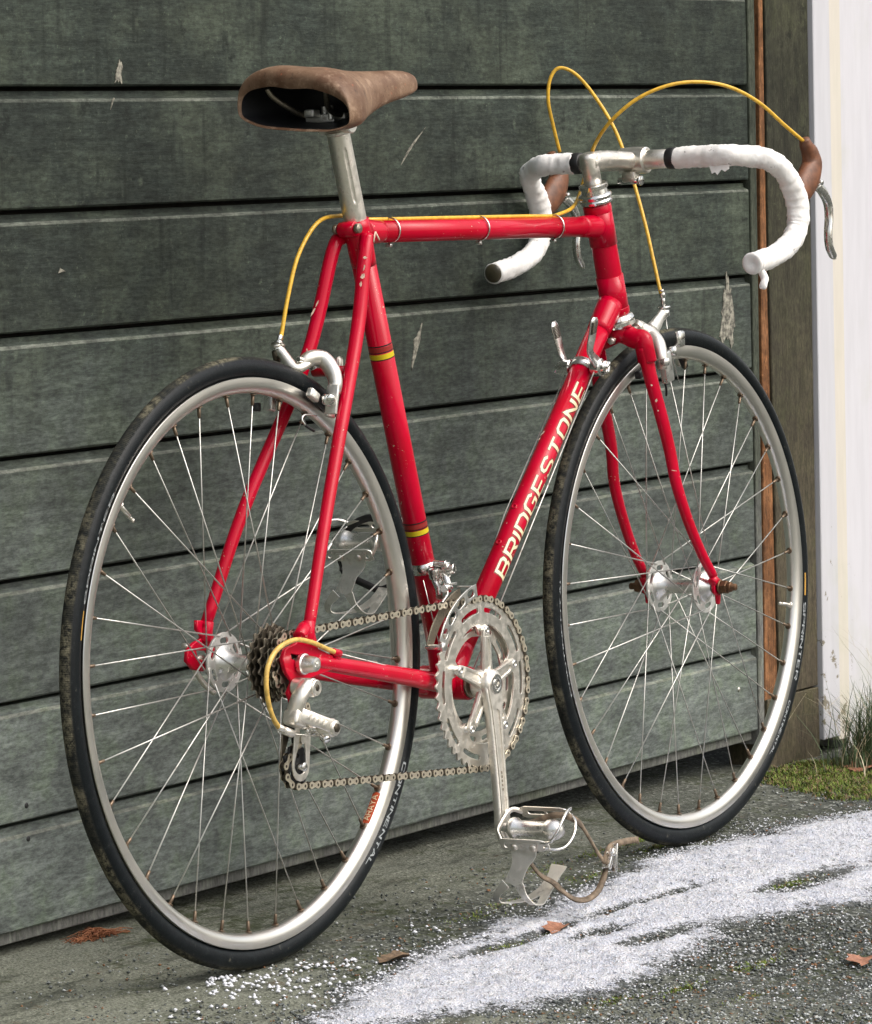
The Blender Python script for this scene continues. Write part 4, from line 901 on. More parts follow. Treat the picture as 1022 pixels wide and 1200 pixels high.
# ---- cables
def cable(name, pts, r=.0024, mat='yellow', n=8, seg=12): return part(name, tube(spline(pts, n), r, seg), mat)
cable('cable_housing', [(1.0295,0.1860,0.5794), (1.0162,0.1860,0.6112), (1.0010,0.1840,0.6472), (1.0020,0.1800,0.6765), (1.0107,0.1700,0.6902), (1.0207,0.1500,0.6796), (1.0174,0.1180,0.6449), (1.0154,0.0900,0.6006), (0.9995,0.0600,0.5428), (0.9817,0.0320,0.4779), (0.9691,0.0120,0.4183), (0.9601,0.0000,0.3858)])
cable('cable_housing', [(1.0083,-0.1900,0.5751), (0.9677,-0.1860,0.5946), (0.9258,-0.1700,0.6253), (0.8822,-0.1500,0.6451), (0.8454,-0.1250,0.6513), (0.8163,-0.0980,0.6470), (0.7955,-0.0660,0.6313), (0.7847,-0.0340,0.6051), (0.7958,-0.0040,0.5777), (0.8189,0.0220,0.5488), (0.8131,0.0300,0.5187), (0.7755,0.0200,0.5001), (0.7207,0.0080,0.4915), (.690, .003, .4893), (.620, .001, .4895), (.45, 0, .4892), (.320, .003, .4890), (.285, .012, .4896), (0.2468,0.0220,0.4942), (0.2034,0.0240,0.4869), (0.1655,0.0260,0.4514), (0.1430,0.0270,0.4062), (0.1286,0.0280,0.3649), (0.1253,0.0280,0.3554)])
for px0 in (.318, .517, .694):
    q = Vector((px0, 0, .4748)); part('cable_clip', join(tube([q + Vector((0, .0146 * math.cos(a), .0146 * math.sin(a) + .001)) for a in [rad(t) for t in range(-80, 281, 12)]], .0011, 6, up=(1, 0, 0)), box(q + Vector((0, .002, -.0165)), (.005, .008, .004), bev=.0008)), 'chrome')
# ---- saddle and post
sp_dir = STD
def post_mesh():
    a = ST_top - STD * .03; b = BB + STD * ((.5880 - BB.z) / STD.z); n, seg = 70, 110; V, F = [], []; L = (b - a).length
    u = Vector((-STD.z, 0, STD.x)); 
    for i in range(n + 1):
        t = i / n; c = a + (b - a) * t; z = t * L
        for j in range(seg):
            th = 2 * pi * j / seg; r = .0134
            for c0, hw in ((rad(52), rad(9)), (rad(-128), rad(9)), (rad(52 + 180), rad(9))):
                d = (th - c0 + pi) % (2 * pi) - pi; e = max(abs(d) / hw, abs(z - .088) / .034 if abs(z - .088) < .0 else 0)
                q = math.hypot(d / hw, max(0, abs(z - .085) - .027) / .006)
                if q < 1: r -= .0011 * min(1, (1 - q) * 3)
            V.append(c + u * (r * math.cos(th)) + Vector((0, -1, 0)) * (r * math.sin(th)))
    for i in range(n):
        for j in range(seg): p, q = i * seg + j, i * seg + (j + 1) % seg; F.append((p, q, q + seg, p + seg))
    F.append(tuple(range(n * seg, (n + 1) * seg))); return V, F
part('seat_post', post_mesh(), 'satin'); part('post_cap_ring', cyl(BB + STD * ((.5872 - BB.z) / STD.z), BB + STD * ((.5905 - BB.z) / STD.z), .0146, 28), 'black')
pt = BB + STD * ((.5890 - BB.z) / STD.z)
sd_g = grp('saddle')
st_ = [(.1250, .0735, .6400, .5930), (.1215, .0755, .6455, .5908), (.1205, .0768, .6530, .5900), (.1240, .0775, .6600, .5900), (.1340, .0775, .6640, .5910), (.1500, .0755, .6655, .5900), (.1700, .0675, .6650, .5905), (.1920, .0570, .6630, .5930),
       (.2150, .0460, .6612, .5975), (.2420, .0370, .6600, .6050), (.2750, .0290, .6603, .6150), (.3080, .0245, .6615, .6230), (.3380, .0218, .6628, .6280), (.3600, .0185, .6618, .6340), (.3715, .0135, .6570, .6385), (.3765, .0060, .6510, .6430)]
def saddle_ring(x, w_, zt, zb, m_=44):
    out = []; zm = zb + (zt - zb) * .34; fade = max(0, min(1, (.26 - x) / .12))
    for j in range(m_):
        a = 2 * pi * j / m_; sy, cc = math.sin(a), math.cos(a); yy = w_ * (abs(sy) ** .86) * (1 if sy > 0 else -1)
        zz = zm + (zt - zm) * abs(cc) ** .74 if cc > 0 else zm - (zm - zb) * abs(cc) ** .6
        out.append((x + .006 * fade * (abs(yy) / .07) ** 2, yy, zz + .115 * yy * fade - .003 * fade * math.exp(-(yy / .016) ** 2) * (cc > 0) + noise.noise(Vector((x * 30, yy * 40, zz * 30))) * .0012 * fade))
    return out
V, F = [], []; m_ = 44
for r_ in st_: V += saddle_ring(*r_, m_)
for i in range(len(st_) - 1):
    for j in range(m_): F.append((i * m_ + j, i * m_ + (j + 1) % m_, (i + 1) * m_ + (j + 1) % m_, (i + 1) * m_ + j))
F.append(tuple(range((len(st_) - 1) * m_, len(st_) * m_)))
sad = obj('saddle_cover', (V, F), 'leather', sd_g); ss = sad.modifiers.new('u', 'SUBSURF'); ss.levels = ss.render_levels = 1
V, F = [], []
for r_ in ((.1251, .0733, .6398, .5932), (.1290, .0720, .6430, .5925), (.1560, .0660, .6500, .5945), (.1950, .0450, .6520, .6030), (.2300, .0280, .6500, .6130)): V += saddle_ring(*r_, m_)
for i in range(4):
    for j in range(m_): F.append((i * m_ + j, (i + 1) * m_ + j, (i + 1) * m_ + (j + 1) % m_, i * m_ + (j + 1) % m_))
F.append(tuple(range(4 * m_, 5 * m_))[::-1])
obj('saddle_underside', (V, F), 'black', sd_g)
for s_ in (1, -1):
    obj('saddle_rail', tube(spline([(.136, .040 * s_, .640), (.143, .036 * s_, .630), (.160, .026 * s_, .617), (.178, .022 * s_, .610), (.215, .020 * s_, .608), (.250, .016 * s_, .616)], 6), .0033, 12), 'steel', sd_g)
c0 = pt + STD * .010
obj('saddle_clamp', join(cyl(pt - STD * .002, pt + STD * .004, .0150, 28), cyl(c0 + Vector((0, -.022, 0)), c0 + Vector((0, .022, 0)), .0115, 24), box(c0 + Vector((-.004, 0, .0080)), (.034, .052, .008), bev=.002), cyl(c0 + Vector((-.022, 0, -.004)), c0 + Vector((-.022, 0, .020)), .0045, 12), box(c0 + Vector((-.026, 0, .006)), (.016, .040, .010), bev=.002), box(c0 + Vector((-.040, .006, .012)), (.014, .014, .009), bev=.002), cyl(c0 + Vector((-.034, -.016, .004)), c0 + Vector((-.034, -.016, .020)), .0035, 10)), 'clipsteel', sd_g, autos=40)

# ---- crankset
ck = grp('crankset')
def gear_outline(N, rr=None, pitch=.0127, depth=.0042):
    R = pitch / (2 * math.sin(pi / N)); L = []
    for i in range(N):
        for f, r in ((0, R - depth * .62), (.18, R - depth * .40), (.36, R + depth * .42), (.44, R + depth * .62), (.56, R + depth * .62), (.64, R + depth * .42), (.82, R - depth * .40)):
            a = 2 * pi * (i + f) / N; L.append((r * math.cos(a), r * math.sin(a)))
    return L
A5 = [rad(88 + 72 * k) for k in range(5)]
def ring_loops(N, rin_tab, r_in, so, si):
    loops = [gear_outline(N)]
    # inner edge with five tabs
    L = []; n = 200
    for i in range(n):
        a = 2 * pi * i / n; d = min(abs((a - b + pi) % (2 * pi) - pi) for b in A5); t = 1 / (1 + math.exp((d - .135) / .022)); L.append(((r_in + (rin_tab - r_in) * t) * math.cos(a), (r_in + (rin_tab - r_in) * t) * math.sin(a)))
    loops.append(L)
    for b in A5:
        loops.append(slot_arc(si, so, b + .075, b + .53, 7)); loops.append(slot_arc(si, so, b + .73, b + 1.19, 7))
    return loops
YO, YI = -.0500, -.0430
obj('outer_chainring', plate(ring_loops(50, .0570, .0710, .0905, .0845), .0030, .0005, side(YO, BB.x, BB.z)), 'satin', ck, autos=35)
obj('inner_chainring', plate(ring_loops(39, .0560, .0570, .0690, .0635), .0025, .0004, side(YI, BB.x, BB.z)), 'satin', ck, autos=35)
arm2 = [plate([[(.006, -.0105), (.030, -.0088), (.0600, -.0078), (.0665, -.0060), (.0690, 0), (.0665, .0060), (.0600, .0078), (.030, .0088), (.006, .0105)]], .0060, .0014, None)]
SC = []
for b in A5:
    m_ = side(YO - .0062, BB.x, BB.z) @ Matrix.Rotation(b, 4, 'Z')
    # three-layer arm: base and raised rim around a milled groove
    base_ = plate([[(.006, -.0110), (.028, -.0086), (.0585, -.0074), (.0650, -.0062), (.0700, 0), (.0650, .0062), (.0585, .0074), (.028, .0086), (.006, .0110)]], .0050, .0012, m_)
    m2 = side(YO - .0088, BB.x, BB.z) @ Matrix.Rotation(b, 4, 'Z')
    rim_ = plate([[(.006, -.0106), (.028, -.0082), (.0565, -.0070), (.0565, .0070), (.028, .0082), (.006, .0106)], capsule((.022, 0), (.050, 0), .0044, r2=.0034)], .0024, .0006, m2)
    SC.append(join(base_, rim_))
obj('spider', join(*SC, lathe([(0, .0215), (.006, .0205), (.012, .0180)], BB + Vector((0, YO + .002, 0)), (0, -1, 0), 36)), 'satin', ck, autos=35)
for b in A5:
    p = BB + Vector((.0640 * math.cos(b), 0, .0640 * math.sin(b)))
    obj('chainring_bolt', join(mi(lathe([(YI * -1 - .003, .0050), (.0585, .0050), (.0600, .0042), (.0600, .0022), (.0560, .0020)], p, (0, -1, 0), 20), 0)), 'chrome', ck)
def arm_mesh(s_, ang):
    """crank arm; s_=-1 right; ang = direction from hub"""
    y0, y1 = (.0640, .0795); d = Vector((math.cos(ang), 0, math.sin(ang))); n_ = Vector((-math.sin(ang), 0, math.cos(ang)))
    L = .1700; q = Matrix.Identity(4)
    ydir = Vector((0, s_, 0)); sl = (y1 - y0) / L; d3 = (d + ydir * sl).normalized(); up3 = n_; out = d3.cross(up3).normalized()
    if out.y * s_ < 0: out = -out; up3 = -up3
    R_ = Matrix((d3, up3, out)).transposed().to_4x4()
    o_ = BB + Vector((0, s_ * y0, 0)); mm = Matrix.Translation(o_) @ R_
    def outl(g):
        top = [(-.016, 0), (-.0145, .008), (-.009, .0145), (0, .0172), (.012, .0165), (.030, .0132), (.060, .0112), (.110, .0098), (.150, .0100), (.165, .0112), (.176, .0100), (.1825, .0055), (.1845, 0)]
        top = [(a, max(0, b - g)) for a, b in top]; return top + [(a, -b) for a, b in top[-2:0:-1]]
    b1 = plate([outl(0)], .0105, .0028, mm @ Matrix.Translation((0, 0, -.002)), 2)
    b2 = plate([outl(.0022), capsule((.036, 0), (.148, 0), .0052, r2=.0040)], .0022, .0007, mm @ Matrix.Translation((0, 0, .0040)))
    hubp = lathe([(-.020, .0175), (0, .0178), (.0035, .0165), (.0055, .0135), (.0062, .0118)], o_, (0, s_, 0), 36)
    return join(b1, b2, hubp), o_, mm
vf, o_, mmR = arm_mesh(-1, rad(-93.5)); obj('crank_arm', vf, 'satin', ck, autos=40)
obj('dust_cap', lathe([(0, .0118), (.0015, .0116), (.0016, .0085), (.0006, .0080), (.0006, .0058), (.0026, .0055), (.0028, .0030), (.0002, .0028)], o_ + Vector((0, -.0058, 0)), (0, -1, 0), 30), 'chrome', ck, autos=30)
vf, o2, mmL = arm_mesh(1, rad(86.5)); obj('crank_arm', vf, 'satin', ck, autos=40)
for i, t in enumerate((.104, .109, .114, .119, .124)): 
    obj('engraving', plate([[(t, -.0012), (t + .003, -.0012), (t + .003, .0012), (t, .0012)]], .0003, 0, mmR @ Matrix.Translation((0, 0, .0034))), 'steel', ck)

# ---- pedals: quill cage, toe clip hanging, strap
def pedal(s_, crank_ang):
    pd = grp('pedal'); C = BB + Vector((math.cos(crank_ang) * .1695, 0, math.sin(crank_ang) * .1695)); Y0 = .0785
    f = Vector((-.85, 0, -.53)).normalized(); t = Vector((.53, 0, -.85)).normalized()
    def Q(a, b, y): return C + f * a + t * b + Vector((0, s_ * y, 0))
    obj('axle', join(cyl(Q(0, 0, Y0 - .004), Q(0, 0, Y0 + .016), .0055, 18), lathe([(Y0 + .012, .0085), (Y0 + .014, .0110), (Y0 + .018, .0130), (Y0 + .023, .0126), (Y0 + .026, .0096), (Y0 + .062, .0094), (Y0 + .065, .0118), (Y0 + .070, .0130), (Y0 + .074, .0128), (Y0 + .080, .0102), (Y0 + .084, .0075), (Y0 + .0855, .0002)], C, (0, s_, 0), 28)), 'silver', pd, autos=50)
    ya, yb = Y0 + .014, Y0 + .082
    # front plate (carries the clip) with slots and screws, rear plate, and end brackets
    def pl(a, holes, mat, nm, b0=-.0085, b1=.0085):
        m_ = Matrix((Vector((0, s_, 0)), t, f)).transposed().to_4x4(); m_ = Matrix.Translation(C + f * a) @ m_
        out = [(ya, b0 + .002), (ya + .006, b0), (yb - .012, b0), (yb - .002, b0 + .003), (yb, 0), (yb - .002, b1 - .003), (yb - .012, b1), (ya + .006, b1), (ya, b1 - .002)]
        return obj(nm, plate([out] + holes, .0016, .0003, m_), mat, pd)
    hl = [circ2(.0030, 12, (ya + .008 + .0, .002)), circ2(.0032, 12, (ya + .062, .002)), capsule((ya + .033, .001), (ya + .033, .004), .0020)]
    pl(.0295, hl, 'clipsteel', 'front_plate'); pl(-.0300, [capsule((ya + .012, 0), (ya + .030, 0), .0028), capsule((ya + .038, 0), (ya + .056, 0), .0028)], 'satin', 'rear_plate')
    for yy in (ya + .020, ya + .046): obj('clip_screw', lathe([(.030, .0046), (.0335, .0044), (.0345, .0028), (.0346, .0002)], C + Vector((0, s_ * yy, 0)) + t * .002, f, 16), 'satin', pd)
    # inner bracket and the quill loop round the outer end
    loop = [Q(.029, -.004, yb - .012), Q(.029, -.006, yb + .002), Q(.022, -.013, yb + .010), Q(.006, -.020, yb + .013), Q(-.012, -.020, yb + .011), Q(-.026, -.012, yb + .006), Q(-.031, -.004, yb - .002), Q(-.0305, 0, yb - .014)]
    obj('quill_loop', ribbon(spline(loop, 6), .0030, .0030, (.3, .2, 1)), 'chrome', pd)
    lo2 = [Q(.029, .004, yb - .010), Q(.026, .008, yb + .004), Q(.015, .011, yb + .012), Q(-.004, .009, yb + .014), Q(-.020, .004, yb + .010), Q(-.030, .000, yb)]
    obj('quill_loop', ribbon(spline(lo2, 6), .0030, .0026, (.3, .2, 1)), 'chrome', pd)
    lo3 = [Q(.029, 0, ya + .002), Q(.020, -.010, ya - .004), Q(.008, -.015, ya - .003), Q(-.010, -.015, ya - .003), Q(-.022, -.010, ya - .003), Q(-.030, 0, ya + .002)]
    obj('cage_bracket', ribbon(spline(lo3, 6), .0060, .0018, (0, 0, 1)), 'satin', pd)
    # toe clip
    yc = (ya + yb) / 2 - .004; sk = lambda d_: yc + s_ * d_; path = spline([Q(.0312, -.004, yc), Q(.0325, .010, yc), Q(.046, .022, sk(.004)), Q(.060, .036, sk(.011))], 6)
    wd = lerp([.044, .034, .021, .022], 6); tc = ribbon(path, wd, .0014, (0, 1, 0))
    bend = [Q(.060, .035, sk(.011)), Q(.0655, .048, sk(.015)), Q(.0625, .062, sk(.015)), Q(.052, .071, sk(.010)), Q(.040, .075, sk(.004)), Q(.026, .074, sk(-.002))]
    offs = [.0090, .0190, .0235, .0205, .0110, .0045]; sides = []
    for q_ in (1, -1):
        sides.append(ribbon(spline([Vector(p) + Vector((0, q_ * o_, 0)) for p, o_ in zip(bend, offs)], 6), lerp([.012, .0085, .0078, .0085, .0100, .0120], 6), .0014, (0, 1, 0)))
    tong = ribbon(spline([Q(.034, .0752, sk(.001)), Q(.020, .0735, sk(-.003)), Q(.004, .070, sk(-.006)), Q(-.012, .0655, sk(-.008))], 5), lerp([.024, .019, .017, .022], 5), .0014, (0, 1, 0))
    obj('toe_clip', join(tc, *sides, tong), 'clipsteel', pd, autos=50)
    # strap: round the cage, out beyond the quill, through the clip tongue
    yo = yb
    if s_ < 0:
        sp = [Q(-.018, .010, ya + .010), Q(-.022, -.004, yb - .015), (0.4126,-0.1680,-0.2258), (0.4321,-0.1720,-0.2476), (0.4487,-0.1720,-0.2662), (0.4658,-0.1720,-0.2819)]
        sp2 = [(0.3967,-0.1120,-0.2767), (0.3992,-0.1240,-0.2907), (0.4060,-0.1360,-0.2993), (0.4053,-0.1500,-0.3096), (0.4153,-0.1600,-0.3198), (0.4295,-0.1680,-0.3215), (0.4472,-0.1720,-0.3149), (0.4623,-0.1720,-0.3018), (0.4715,-0.1720,-0.2868)]
        sp3 = [(0.4656,-0.1720,-0.2839), (0.4728,-0.1730,-0.2726), (0.4818,-0.1740,-0.2646), (0.5129,-0.1750,-0.2638), (0.5438,-0.1750,-0.2661)]
        obj('toe_strap', join(ribbon(spline(sp, 6), .0075, .0022, (0, .35, 1)), ribbon(spline(sp2, 6), .0075, .0022, (.5, .6, .6)), ribbon(spline(sp3, 6), .0075, .0020, (.2, .3, 1))), 'strap', pd)
        b_ = Vector((0.4735,-0.1735,-0.2788)); obj('strap_buckle', join(box(b_, (.006, .012, .026), Matrix.Rotation(.5, 3, 'Y'), bev=.0012), box(b_ + Vector((.008, -.002, .0)), (.003, .012, .034), Matrix.Rotation(.15, 3, 'Y'), bev=.001), cyl(b_ + Vector((0, -.009, .006)), b_ + Vector((0, .009, .006)), .0030, 12)), 'chrome', pd)
    else:
        sp = [Q(-.026, -.010, ya + .010), Q(-.030, -.012, (ya + yb) / 2), Q(-.028, .004, yb), Q(-.016, .030, yb + .014), Q(-.006, .052, yb + .012), Q(.002, .068, yc + .014), Q(.003, .072, yc), Q(.002, .068, yc - .016)]
        obj('toe_strap', ribbon(spline(sp, 6), .0090, .0022, (0, .4, 1)), 'black', pd)
pedal(-1, rad(-95.5)); pedal(1, rad(84.5))

# ---- freewheel
fwh = grp('freewheel')
for N, y in ((21, -.0262), (20, -.0316), (18, -.0370), (17, -.0424), (16, -.0500 + .0002), (14, -.0556)):
    hs_ = [circ2(.0022, 8, (math.cos(2 * pi * k / 8) * .0240, math.sin(2 * pi * k / 8) * .0240)) for k in range(8)] if N > 18 else []
    obj('cog', plate([gear_outline(N)] + hs_, .0020, .0002, side(y)), 'darksteel' if N in (20, 17) else 'steel', fwh)
obj('freewheel_body', lathe([(.022, .0200), (.024, .0235), (.054, .0225), (.057, .0180), (.059, .0120), (.0605, .0080)], (0, 0, 0), (0, -1, 0), 30), 'darksteel', fwh)
ax = grp('rear_axle')
obj('axle_end', join(cyl((0, -.075, 0), (0, .072, 0), .0048, 14), cyl((0, -.0565, 0), (0, -.0610, 0), .0080, 6)), 'steel', ax)
obj('skewer_nut', lathe([(.0668, .0105), (.0690, .0118), (.0735, .0118), (.0745, .0102), (.0860, .0084), (.0890, .0074), (.0895, .0046), (.0850, .0040)], (0, 0, 0), (0, -1, 0), 28), 'silver', ax, autos=40)
obj('skewer_lever', join(cyl((0, .0665, 0), (0, .0800, 0), .0085, 18), tube(spline([(0, .0780, 0), (.010, .0830, -.012), (.026, .0840, -.028), (.042, .0820, -.040)], 5), .0040, 12, r2=.0030), cyl((-0.0249,0.0660,0.0203), (-0.0252,0.0740,0.0202), .0032, 10)), 'satin', ax)
fa = grp('front_axle', (0, 0, 0))
obj('axle_end', cyl((WB, -.081, 0), (WB, .078, 0), .0045, 16), 'rusty', fa)
obj('axle_nut', join(cyl((WB, -.0565, 0), (WB, -.0600, 0), .0095, 24), cyl((WB, -.0600, 0), (WB, -.0690, 0), .0090, 6, .001), cyl((WB, -.0690, 0), (WB, -.0745, 0), .0066, 16)), 'rusty', fa, smooth=True, autos=30)
obj('axle_nut', join(cyl((WB, .0565, 0), (WB, .0600, 0), .0095, 24), cyl((WB, .0600, 0), (WB, .0690, 0), .0090, 6, .001)), 'rusty', fa, autos=30)
obj('cone_nut', join(cyl((WB, -.0490, 0), (WB, -.0390, 0), .0085, 20), cyl((WB, .0490, 0), (WB, .0390, 0), .0085, 20)), 'darksteel', fa)

# ---- chain
YC = YO
GP, TP = Vector((.0145, YC, -.0660)), Vector((.0060, YC, -.1150)); RJ = .0222
def seg_arc(c, r, a0, a1, n=40): return [Vector((c[0] + r * math.cos(rad(a0 + (a1 - a0) * i / n)), YC, c[2] + r * math.sin(rad(a0 + (a1 - a0) * i / n)))) for i in range(n + 1)]
Rr, Rc = .1011, .0326
path = seg_arc((0, 0, 0), Rc, 175, 92, 12) + seg_arc(BB, Rr, 92, -97, 60) + seg_arc(TP, RJ, -97, -198, 16) + seg_arc(GP, RJ, -18, 60, 10) + seg_arc((0, 0, 0), Rc, 245, 175, 10)
acc = [0.0]
for a, b in zip(path, path[1:]): acc.append(acc[-1] + (b - a).length)
total = acc[-1] + (path[0] - path[-1]).length; NL = int(round(total / .0127 / 2)) * 2; stp = total / NL
def at_len(s_):
    s_ = s_ % total
    for i in range(len(acc) - 1):
        if acc[i + 1] >= s_: return path[i].lerp(path[i + 1], (s_ - acc[i]) / max(1e-9, acc[i + 1] - acc[i]))
    return path[-1].lerp(path[0], (s_ - acc[-1]) / max(1e-9, total - acc[-1]))
def fig8(h, wst):
    L = []; d = .00635
    for i in range(9): a = -pi * .68 + 2 * pi * .68 * i / 8; L.append((d + h * math.cos(a), h * math.sin(a)))
    L.append((0, wst))
    for i in range(9): a = pi - pi * .68 + 2 * pi * .68 * i / 8; L.append((-d + h * math.cos(a), h * math.sin(a)))
    L.append((0, -wst)); return L
def link_mesh(outer):
    y = .0033 if outer else .0021; ps = [plate([fig8(.0042, .0024)], .0010, 0, side(s_ * y)) for s_ in (1, -1)]
    V_ = join(mi(ps[0], 0), mi(ps[1], 0), *[mi(cyl((s_ * .00635, -.0040 if outer else -.0016, 0), (s_ * .00635, .0040 if outer else .0016, 0), .0018 if outer else .0038, 10), 1) for s_ in (1, -1)])
    return V_
ch = grp('chain'); lo = obj('chain_link', link_mesh(True), ['chainplate', 'darksteel'], ch, False); li = obj('chain_link', link_mesh(False), ['darksteel', 'darksteel'], ch, False)
for k in range(NL):
    a, b = at_len(k * stp + .0008), at_len((k + 1) * stp + .0008); c = (a + b) / 2
    src = lo if k % 2 == 0 else li
    o = src if k < 2 else src.copy()
    if k >= 2: COL.objects.link(o); o.parent = ch
    o.location = c; o.rotation_euler = (0, -math.atan2((b - a).z, (b - a).x), 0)

# ---- rear derailleur
rd = grp('rear_derailleur')
def jockey(c): return plate([gear_outline(11)] + [circ2(.0030, 8, (math.cos(2 * pi * k / 5) * .0120, math.sin(2 * pi * k / 5) * .0120)) for k in range(5)], .0030, .0003, side(YC, c[0], c[2]))
obj('jockey_wheel', jockey(GP), 'black', rd); obj('jockey_wheel', jockey(TP), 'black', rd)
pv_ = Vector((0.0004,-0.0700,-0.0215)); pe = Vector((-0.0120,-0.0930,-0.0244))
obj('mounting_bolt', join(cyl(Vector((pe.x, -.0660, pe.z)), pe, .0105, 26, .0015), cyl(pe + Vector((0, .001, 0)), pe + Vector((0, -.0035, 0)), .0090, 24, .001)), 'satin', rd, autos=40)
obj('bolt_socket', cyl(pe + Vector((0, -.0030, 0)), pe + Vector((0, -.0038, 0)), .0044, 6), 'darksteel', rd)
kb = [pe + Vector((-.002, .006, .004)), Vector((-0.0276,-0.0840,-0.0314)), Vector((-0.0310,-0.0800,-0.0452)), Vector((-0.0328,-0.0760,-0.0592))]
obj('upper_knuckle', join(tube(spline(kb, 5), lerp([.0085, .0095, .0100, .0105], 5), 18, up=(0, 1, 0), fixed=True, r2=lerp([.0090, .0080, .0090, .0110], 5)), box(Vector((-0.0320,-0.0790,-0.0564)), (.022, .020, .018), Matrix.Rotation(.35, 3, 'Y'), bev=.004, seg=3)), 'satin', rd)
a_, b_ = Vector((-0.0316,-0.0880,-0.0524)), Vector((0.0000,-0.1020,-0.0670)); dd = (b_ - a_); xd = dd.normalized(); zd = (Vector((0, 0, 1)) - xd * xd.z).normalized(); yd = zd.cross(xd); Rm = Matrix((xd, yd, zd)).transposed()
obj('parallelogram', join(box((a_ + b_) / 2, (dd.length + .006, .006, .0150), Rm, bev=.0020), *[box((a_ + b_) / 2 + xd * k_ + yd * (-.0032 if yd.y > 0 else .0032), (.0042, .0012, .0060), Rm, bev=.0006) for k_ in (-.012, -.006, 0, .006, .012)], box((a_ + b_) / 2 + Vector((0, .016, -.001)), (dd.length, .004, .012), Rm, bev=.0015)), 'satin', rd)
ce = Vector((0.0067,-0.1030,-0.0705))
obj('lower_knuckle', join(cyl(ce + Vector((0, .030, 0)), ce, .0105, 26, .0015), cyl(ce + Vector((0, .001, 0)), ce + Vector((0, -.004, 0)), .0088, 26, .001)), 'satin', rd)
obj('pivot_bolt', join(cyl(ce + Vector((0, -.0035, 0)), ce + Vector((0, -.0055, 0)), .0055, 6)), 'darksteel', rd)
sb = [(-0.0273,-0.0800,-0.0625), (-0.0122,-0.0830,-0.0689), (-0.0021,-0.0850,-0.0738), (0.0069,-0.0880,-0.0738)]
obj('adjuster_screw', join(*[cyl(Vector(p), Vector(p) + Vector((.004, -.007, -.002)), .0028, 10) for p in sb], cyl(Vector((0.0006,-0.0920,-0.0786)), Vector((-0.0016,-0.1000,-0.0838)), .0052, 6), box(Vector((0.0048,-0.0780,-0.0738)), (.040, .012, .009), bev=.0015)), 'chrome', rd)
GPx, TPx = GP + Vector((0, 0, 0)), TP
def cage(y, w_):
    L = capsule((0, 0), (TP.x - GP.x, TP.z - GP.z), w_, 10, w_ + .0012); h = capsule((-.004, -.020), (TP.x - GP.x - .001, TP.z - GP.z + .003), .0060, 8, w_ - .0035)
    return plate([L, h], .0020, .0004, side(y, GP.x, GP.z))
obj('cage_plate', join(cage(YC - .0072, .0150), plate([capsule((-.003, .004), (-.004, -.020), .0042)], .0020, .0004, side(YC - .0088, GP.x, GP.z))), 'satin', rd); obj('cage_plate', cage(YC + .0072, .0185), 'steel', rd)
obj('jockey_bolt', join(*[cyl(p + Vector((0, -.0120, 0)), p + Vector((0, .0090, 0)), .0038, 14) for p in (GP, TP)], cyl(TP + Vector((0, -.0135, 0)), TP + Vector((0, -.0115, 0)), .0052, 16)), 'chrome', rd)
part('cable_housing', tube(spline([(0.0725,-0.0660,0.0052), (0.0481,-0.0690,0.0124), (0.0111,-0.0740,0.0233), (-0.0245,-0.0770,0.0291), (-0.0590,-0.0790,0.0232), (-0.0795,-0.0800,0.0085), (-0.0858,-0.0800,-0.0112), (-0.0812,-0.0790,-0.0350), (-0.0713,-0.0780,-0.0529), (-0.0593,-0.0770,-0.0645)], 8), .0028, 14), 'yellow_aged')
obj('cable_stop', join(cyl((0.0665,-0.0655,0.0067), (0.0822,-0.0640,0.0032), .0045, 14), cyl((0.0734,-0.0630,0.0022), (0.0829,-0.0610,-0.0027), .004, 10)), 'red', fr)
obj('barrel_adjuster', join(cyl((-0.0624,-0.0770,-0.0623), (-0.0511,-0.0780,-0.0673), .0038, 12), cyl((-0.0527,-0.0780,-0.0671), (-0.0381,-0.0790,-0.0726), .0048, 8), cyl((-0.0381,-0.0790,-0.0726), (-0.0032,-0.0900,-0.0792), .0007, 5)), 'satin', rd)
part('gear_cable', tube([(0.0822,-0.0640,0.0032), (.33, -.036, -.052), (.385, -.014, -.086)], .0007, 6), 'spoke')

# ---- front derailleur
fd = grp('front_derailleur'); cpt = BB + STD * ((.0780 - BB.z) / STD.z)
obj('clamp_band', lathe([(-.0065, .0146), (-.0065, .0158), (.0065, .0158), (.0065, .0146)], cpt, STD, 34, closed=True), 'chrome', fd)
obj('linkage', join(box(Vector((0.3599,-0.0200,0.0709)), (.022, .012, .014), Matrix.Rotation(-.2, 3, 'Y'), bev=.003), cyl(Vector((0.3564,-0.0140,0.0731)), Vector((0.3619,-0.0440,0.0759)), .0060, 14), cyl((0.3703,-0.0180,0.0659), (0.3606,-0.0340,0.0729), .0075, 14), cyl((0.3533,-0.0200,0.0825), (0.3561,-0.0360,0.0814), .0045, 12), box(Vector((0.3579,-0.0300,0.0792)), (.010, .016, .010), bev=.002),
    tube([(0.3610,-0.0300,0.0698), (0.3596,-0.0340,0.0599), (0.3584,-0.0380,0.0519)], .0045, 12), tube([(0.3554,-0.0200,0.0601), (0.3528,-0.0260,0.0513), (0.3415,-0.0340,0.0433)], .0042, 12), cyl((0.3609,-0.0340,0.0517), (0.3390,-0.0420,0.0536), .0050, 14), cyl((0.3599,-0.0160,0.0617), (0.3585,-0.0240,0.0609), .0052, 14), tube([(0.3464,-0.0420,0.0530), (0.3428,-0.0440,0.0463), (0.3238,-0.0460,0.0359)], .0016, 8), box(Vector((0.3534,-0.0450,0.0585)), (.018, .003, .003), bev=.0008)), 'chrome', fd, autos=40)
